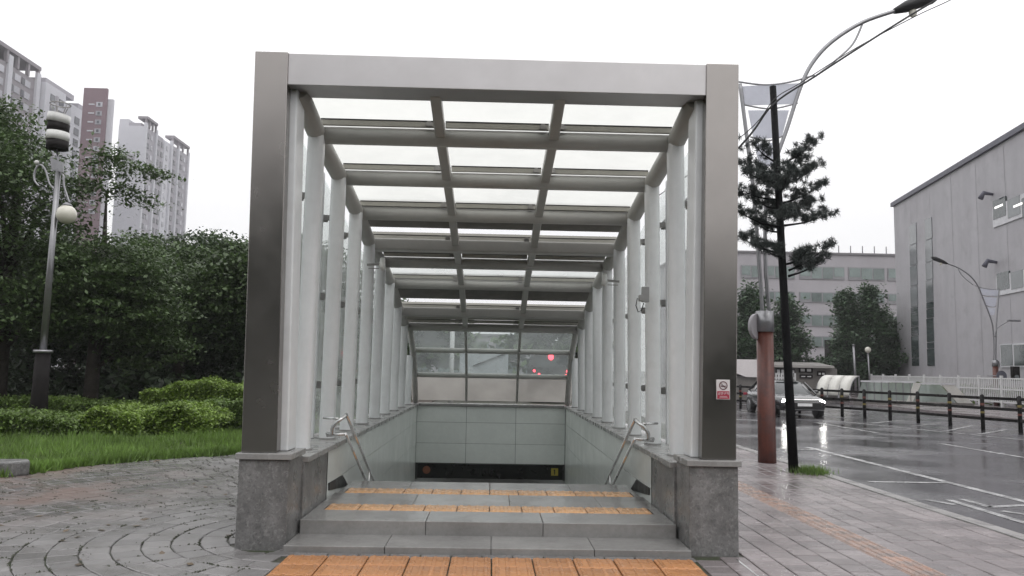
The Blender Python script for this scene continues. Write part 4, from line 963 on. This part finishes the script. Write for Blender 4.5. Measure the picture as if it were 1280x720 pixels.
# ---- grey building on the right
A0 = Vector((32.2, 63, 0)); A1 = Vector((29.15, 43, 0)); FD = (A1-A0).normalized(); FN = Vector((FD.y, -FD.x, 0))
if FN.x > 0: FN = -FN
def fac(px, py): return onp(px, py, A0, FN)
ZT = 15.1
GB = thing('grey_building', 'large light grey cladded building with slit windows beside the road', 'building', tuple(A0))
far = A0; near = A0+FD*44; back = -FN*26
MB().prism([(v.x, v.y, -.2) for v in (far, near, near+back, far+back)], (0, 0, ZT+.2)).build('wall', 'bld_grey', GB)
e = FN*.18
MB().prism([(v.x, v.y, ZT+.01) for v in (far+e-FD*.2, near+e, near+back, far+back-FD*.2)], (0, 0, .32)).build('roof_edge', 'bld_trim', GB)
def panel(px0, py0, px1, py1, name, m, out_=.03, parent=GB, inset=0.0):
    a, b2, c, d = fac(px0, py0), fac(px1, py0), fac(px1, py1), fac(px0, py1)
    xs = Vector(((a.x+d.x)/2, (a.y+d.y)/2, 0)); xe = Vector(((b2.x+c.x)/2, (b2.y+c.y)/2, 0)); z1 = (a.z+b2.z)/2; z0 = (c.z+d.z)/2
    dd = (xe-xs).normalized()*inset; xs = xs+dd; xe = xe-dd; z0 += inset; z1 -= inset
    return MB().prism([(xs.x, xs.y, z0), (xe.x, xe.y, z0), (xe.x, xe.y, z1), (xs.x, xs.y, z1)], FN*out_).build(name, m, parent)
for x, ys in ((1137.5, (280, 306, 332, 358, 384, 409, 420, 448, 458)), (1157, (273, 300, 328, 350, 378, 386, 398, 428, 436, 458))):
    for i, (y0, y1) in enumerate(zip(ys, ys[1:])):
        panel(x+(y0-280)*.018, y0, x+8.5+(y0-280)*.018, y1-.8, 'slit_window', 'win_mid' if y0 < 375 else 'win_dark', .05)
for (x0, y0, x1, y1) in ((1242, 252, 1300, 270), (1247, 344, 1303, 360), (1252, 434, 1305, 454)):
    f = panel(x0, y0-5, x1, y1+5, 'window_frame', 'frame_white', .08)
    wd = (x1-x0)/3.2
    for k in range(3):
        xa = x0+1.2+k*wd; yo = -(k+.5)*1.6 if y0 < 400 else 0
        g_ = panel(xa, y0-3+yo, xa+wd-2.2, y1+3+yo, 'pane', 'win_dark' if k != 1 or y0 > 400 else 'win_mid', .10, f)
        if y0 == 252 and k < 2:
            c = fac(xa+8+k*6, y0+8+yo)+FN*.12
            MB().prism([(c.x-FD.x*-.5, c.y-FD.y*-.5, c.z), (c.x+FD.x*.5*-1, c.y+FD.y*.5*-1, c.z), (c.x-FD.x*.5, c.y-FD.y*.5, c.z+.12), (c.x+FD.x*.5, c.y+FD.y*.5, c.z+.12)], FN*.01).build('ceiling_light', 'ceiling_lamp', f)
for x, y in ((1241, 243), (1246, 328)):
    c = fac(x, y); MB().tube([c, c+FN*.5+Vector((0, 0, .1)), c+FN*.7+Vector((0, 0, -.25))], [.08, .14, .16], 8).build('floodlight', 'bld_trim', GB)
for k in range(1, 12):
    p = A0+FD*(k*3.7); MB().bar((p.x+FN.x*.01, p.y+FN.y*.01, 0), (p.x+FN.x*.01, p.y+FN.y*.01, ZT-.05), .03, .006, FN).build('cladding_joint', 'bld_grey', GB)
# low wing roof left of it
p0, p1 = aty(1103, 403, 68), aty(1127, 399, 68)
WG = thing('entrance_porch', 'pale porch slab with dark opening left of the grey building', 'porch', (p0.x, 68, 0))
MB().box(p0.x, p1.x+4, 66.5, 74, p0.z-.6, p0.z+.1).build('roof_slab', 'pale_slab', WG, .03)
MB().bar((p0.x+.8, 66.6, p0.z+.1), (p1.x+.5, 66.6, p0.z+3.2), .15, .3).build('strut', 'pale_slab', WG)
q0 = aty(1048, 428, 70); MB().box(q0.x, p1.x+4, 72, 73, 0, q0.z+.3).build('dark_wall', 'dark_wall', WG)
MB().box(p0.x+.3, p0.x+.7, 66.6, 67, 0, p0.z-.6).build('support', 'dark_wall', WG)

# ---- far office building
OF = thing('office_building', 'long grey office building with ribbon windows at the end of the road', 'building', (40, 96, 0))
OY = 95; ox0 = aty(860, 320, OY).x; ox1 = aty(1190, 320, OY).x; oz = aty(1020, 318, OY).z
MB().box(ox0, ox1, OY, OY+16, -.2, oz).build('wall', 'office', OF)
MB().box(ox0-.2, ox1, OY-.2, OY+16, oz+.01, oz+.25).build('parapet', 'office_trim', OF)
rows_ = ((333, 349), (365, 378), (393, 408), (420, 434))
for y0, y1 in rows_:
    for (xa, xb) in ((872, 918), (926, 950), (955, 993), (999, 1055), (1060, 1105), (1109, 1150)):
        za = aty(1010, y0, OY).z; zb = aty(1010, y1, OY).z; a, b2 = aty(xa, y0, OY).x, aty(xb, y0, OY).x
        f = MB().box(a, b2, OY-.10, OY, zb, za).build('window_frame', 'frame_grey', OF); n_ = max(2, round((xb-xa)/14)); w = (b2-a)/n_
        for k in range(n_):
            MB().box(a+k*w+.12, a+(k+1)*w-.06, OY-.13, OY-.101, zb+.12+(.25 if k % 3 == 0 else 0), za-.12).build('pane', 'win_green', f)
for x in range(1038, 1116, 15):
    p = aty(x, 318, OY); MB().tube([(p.x, OY+1, oz), (p.x, OY+1, oz+1.3)], .06, 6).build('roof_pole', 'office_trim', OF)
def ginkgo(label, px, base_py, top_py, Y, w, seed):
    b0 = aty(px, base_py, Y); tz = aty(px, top_py, Y).z; q = random.Random(seed); bl = []
    for i in range(40):
        t = q.random()**.85; r = w*(1-t)**.9+.15; a = q.uniform(0, 6.283); k = q.random()**.5
        bl.append((b0.x+r*k*math.cos(a), Y+r*k*math.sin(a), 1.4+(tz-1.8)*t, .35+.55*(1-t), .35+.55*(1-t), .5))
    bl.append((b0.x, Y, tz-.4, .25, .25, .7)); bl.append((b0.x+w*.5, Y, tz-1.2, .22, .22, .6))
    tree('ginkgo_tree', label, (b0.x, Y, 0), tz, bl, 'ginkgo_leaf', 20000, .13, .14, 'street trees across the road', 0, True, .30, .8)
ginkgo('pointed street tree right of the pine before the office', 1088, 470, 356, 62, 2.5, 31)
ginkgo('smaller pointed street tree in front of the porch', 1060, 470, 362, 63, 1.7, 32)
ginkgo('pointed street tree behind the black pine trunk', 985, 460, 368, 60, 1.8, 33)
ginkgo('pointed street tree next to the right steel column', 938, 460, 353, 60, 2.0, 34)
ginkgo('bushy street tree beside the porch slab', 1112, 470, 390, 64, 1.7, 35)
# low kiosk with notices
p0, p1 = aty(948, 456, 52), aty(1046, 456, 52); zt = p0.z
KS = thing('kiosk', 'low brown kiosk with dark notice boards behind the sedan', 'kiosk', (p0.x, 52, 0))
MB().box(p0.x, p1.x, 52, 55, 0, zt-.15).build('wall', 'stone_wall', KS)
MB().prism([(p0.x-.4, 51.4, zt-.14), (p1.x-.4, 51.4, zt-.14), (p1.x-.6, 53.5, zt+.10), (p0.x, 53.5, zt+.10)], (0, .1, .14)).build('roof', 'stone_wall', KS)
for x0, x1, y0, y1 in ((985, 994, 461, 468), (999, 1016, 459, 466), (1000, 1016, 468, 473), (1022, 1032, 464, 470), (970, 982, 460, 470)):
    a, b2 = aty(x0, y0, 51.9), aty(x1, y1, 51.9); f = MB().box(a.x, b2.x, 51.9, 52, b2.z, a.z).build('notice_board', 'dark_wall', KS)
    k = (b2.x-a.x)/3
    for i in range(2): MB().box(a.x+k*.3+i*k*1.4, a.x+k*1.2+i*k*1.4, 51.88, 51.899, b2.z+.08, a.z-.1).build('notice', 'plate', f)
WP = thing('picket_panel', 'short white picket panel in front of the kiosk', 'fence', (p0.x, 48, 0)); a, b2 = aty(950, 470, 48), aty(994, 470, 48)
for k in range(14):
    x = a.x+(b2.x-a.x)*k/13; MB().box(x-.045, x+.045, 48, 48.04, 0, aty(970, 466, 48).z).build('picket', 'white_fence', WP)
for z in (.35, 1.2): MB().box(a.x, b2.x, 48.045, 48.08, z, z+.08).build('rail', 'white_fence', WP)
# white shelter at left behind the sedan
a, b2 = aty(915, 448, 44), aty(945, 448, 44)
SH = thing('white_shelter', 'white roofed shed beside the right steel column behind the sedan', 'shed', (a.x, 44, 0))
MB().prism([(a.x-2, 43.5, a.z-.05), (b2.x, 43.5, a.z-.05), (b2.x, 43.5, a.z-1.0), (a.x+.6, 43.5, a.z-1.0)], (0, 3, 0)).build('roof', 'sign_white', SH)
MB().box(a.x-2, b2.x-.1, 43.7, 46.4, 0, a.z-1.02).build('wall', 'stone_wall', SH)
# barrel roofed bicycle shelter
a, b2 = aty(1021, 495, 44), aty(1073, 495, 44); zt = aty(1046, 469, 44).z; z0 = aty(1046, 494, 44).z
BS = thing('barrel_shelter', 'low shelter with translucent barrel roof beside the guard fence', 'shelter', (a.x, 44, 0))
e0, e1 = aty(1020, 493, 44), aty(1062, 494, 44); DV = Vector((1.05, 1.1, 0)); hz = zt-e0.z
prof = [(1-math.cos(t*math.pi/16), math.sin(t*math.pi/16)) for t in range(9)]; n_ = len(prof)
for k in range(3):
    A_, B_ = e0.lerp(e1, k/3+.004), e0.lerp(e1, (k+1)/3-.004); v0 = [A_+DV*u+Vector((0, 0, hz*v)) for u, v in prof]; v1 = [B_+DV*u+Vector((0, 0, hz*v)) for u, v in prof]
    m = MB(); dn = Vector((.03, .03, -.04))
    m.add(v0+v1+[p_+dn for p_ in v0+v1], [(i, n_+i, n_+i+1, i+1) for i in range(n_-1)]+[(2*n_+i, 2*n_+i+1, 3*n_+i+1, 3*n_+i) for i in range(n_-1)]+[(i, i+1, 2*n_+i+1, 2*n_+i) for i in range(n_-1)]+[(n_+i, 3*n_+i, 3*n_+i+1, n_+i+1) for i in range(n_-1)]+[(0, 2*n_, 3*n_, n_)], True); m.build('roof_sheet', 'shelter', BS)
for k in range(4):
    A_ = e0.lerp(e1, k/3); m = MB(); m.tube([A_+DV*u+Vector((0, 0, hz*v-.05)) for u, v in prof], .03, 6); m.build('rib', 'frame_grey', BS)
    m = MB(); m.tube([(A_.x, A_.y, 0), (A_.x, A_.y, A_.z)], .035, 6); m.build('post', 'frame_grey', BS)
    q = A_+DV; m = MB(); m.tube([(q.x, q.y, 0), (q.x, q.y, zt)], .035, 6); m.build('post', 'frame_grey', BS)
MB().box(a.x+.2, b2.x, 45.2, 45.5, 0, z0-.1).build('planting', 'stone_wall', BS)
# glass walled stair opening across the road
GE = thing('glass_stair_enclosure', 'low green glass enclosure with sloping pale edges across the road', 'stair enclosure', tuple(aty(1150, 505, 41)))
def G(x, y, Y=42.0): return aty(x, y, Y)
for (q, nm, m) in ((((1078, 478), (1143, 479), (1137, 501), (1072, 500)), 'glass_panel', 'green_glass'), (((1152, 481), (1176, 481), (1196, 503), (1142, 502)), 'glass_panel', 'green_glass'),
                   (((1143, 478), (1152, 479), (1141, 502), (1134, 502)), 'sloped_edge', 'shelter'), (((1177, 480), (1193, 481), (1216, 504), (1197, 504)), 'sloped_edge', 'shelter')):
    pp = [G(*v) for v in q]; MB().prism([(v.x, v.y+(0 if m == 'shelter' else .05), max(v.z, .02)) for v in pp], (0, .1 if m == 'shelter' else .03, 0)).build(nm, m, GE)
for x in range(1084, 1140, 9):
    t, b3 = G(x, 478), G(x, 501); MB().box(t.x-.02, t.x+.02, 42.0, 42.04, 0, t.z).build('mullion', 'frame_grey', GE)
t0, t1 = G(1076, 477), G(1144, 478); MB().box(t0.x, t1.x, 41.97, 42.04, t0.z-.02, t0.z+.07).build('top_rail', 'frame_white', GE)
t0, t1 = G(1150, 480), G(1194, 480); MB().box(t0.x, t1.x, 41.97, 42.04, t0.z-.02, t0.z+.07).build('top_rail', 'frame_white', GE)
for x in (1160, 1163, 1168): v = G(x, 482); MB().box(v.x-.05, v.x+.05, 42.6, 42.7, 0, v.z).build('inner_post', 'frame_white', GE)
t0, t1 = G(1072, 502), G(1216, 504); MB().box(t0.x, t1.x, 41.9, 42.5, -.1, .12).build('plinth', 'stone_wall', GE)
# white fence before the grey building
WF = thing('white_fence', 'white metal railing fence before the grey building', 'fence', (26.5, 48, 0))
f0, f1 = Vector((25.6, 36, 0)), Vector((28.6, 60, 0)); n_ = 11
for k in range(n_): p = f0.lerp(f1, k/(n_-1)); MB().box(p.x-.06, p.x+.06, p.y-.06, p.y+.06, 0, 1.6).build('post', 'white_fence', WF)
for z in (.25, .9, 1.45): MB().bar((f0.x, f0.y, z), (f1.x, f1.y, z), .04, .07).build('rail', 'white_fence', WF)
pk = MB().box(-.02, .02, -.03, .03, .3, 1.42).mesh('picket', 'white_fence')
for k in range(120): p = f0.lerp(f1, (k+.5)/120); place(pk, 'picket', WF, (p.x, p.y, 0))
hedge('hedge', 'strip of rough green planting behind the white railing fence', 'hedge', 26.8, 27.9, 37, 55, .9, 'shrub_leaf', 6000, .14)
struct(MB().box(19.5, 60, 20, 92, GZ, -.005).build('pavement', 'paver_right'))
# thin poles
for (label, x, yt, Y, ball) in (('plain grey post left of the globe post before the porch', 1067, 432, 58, 0), ('globe topped post before the porch', 1085, 440, 57, 1)):
    t = aty(x, yt, Y); o = thing('lamp_post', label, 'post', (t.x, Y, 0))
    MB().tube([(t.x+.1, Y, 0), (t.x, Y, t.z)], .09 if not ball else .06, 8).build('pole', 'lamp_steel', o)
    if ball: MB().ball((t.x, Y, t.z+.15), .22).build('globe', 'bulb_glass', o)
    else: MB().tube([(t.x, Y, t.z), (t.x, Y, t.z+.1)], .12, 8).build('cap', 'lamp_steel', o)
# signals by the far lamp
Y = L2.location.y-.5
c = aty(1269, 467, Y); o = thing('traffic_signal', 'black pedestrian signal head on a thin pole at the right edge', 'traffic light', (c.x, Y, 0))
MB().tube([(c.x, Y, 0), (c.x, Y, c.z-.3)], .045, 8).build('pole', 'frame_grey', o)
MB().box(c.x-.2, c.x+.2, Y-.1, Y+.1, c.z-.38, c.z+.38).build('housing', 'dark_wall', o, .02)
MB().tube([(c.x, Y-.1, c.z-.17), (c.x, Y-.14, c.z-.17)], .11, 12).build('lens', 'win_mid', o); MB().tube([(c.x, Y-.1, c.z+.17), (c.x, Y-.14, c.z+.17)], .11, 12).build('lens', 'dark_wall', o)
c = aty(1252, 470, Y-.3); o = thing('round_sign', 'round dark traffic sign fixed to the far street lamp', 'sign', (c.x, Y-.3, c.z))
MB().tube([(c.x, Y-.31, c.z), (c.x, Y-.29, c.z)], .28, 20).build('disc', 'bld_trim', o); MB().tube([(c.x-.2, Y-.28, c.z), (c.x-.2, Y+.6, c.z)], .03, 6).build('clamp', 'frame_grey', o)
c = aty(1262, 401, Y); q = aty(1250, 412, Y); o = thing('small_luminaire', 'short side luminaire on the far street lamp', 'street lamp', tuple(q))
MB().tube(smooth([(q.x-.1, Y+.3, q.z-.4), (q.x, Y+.2, q.z+.1), (c.x, Y, c.z)], 4), .025, 6).build('arm', 'lamp_steel', o); MB().box(c.x-.1, c.x+.55, Y-.1, Y+.1, c.z-.04, c.z+.06).build('head', 'frame_grey', o, .02)

# ------------------------------------------------------------------ rain haze: one closed box of even air
hm = bpy.data.materials.new('haze'); hm.use_nodes = True; N = hm.node_tree.nodes; N.remove(N['Principled BSDF'])
pv = N.new('ShaderNodeVolumePrincipled'); pv.inputs['Color'].default_value = (.95, .95, .97, 1); pv.inputs['Density'].default_value = .0006; pv.inputs['Anisotropy'].default_value = 0.0
hm.node_tree.links.new(pv.outputs[0], N['Material Output'].inputs['Volume']); MATS['haze'] = hm
hz_ = MB().box(-320, 320, -120, 420, -7, 82).build('haze', 'haze'); tag(hz_, 'thin grey rain haze in the air', 'haze', kind='stuff')
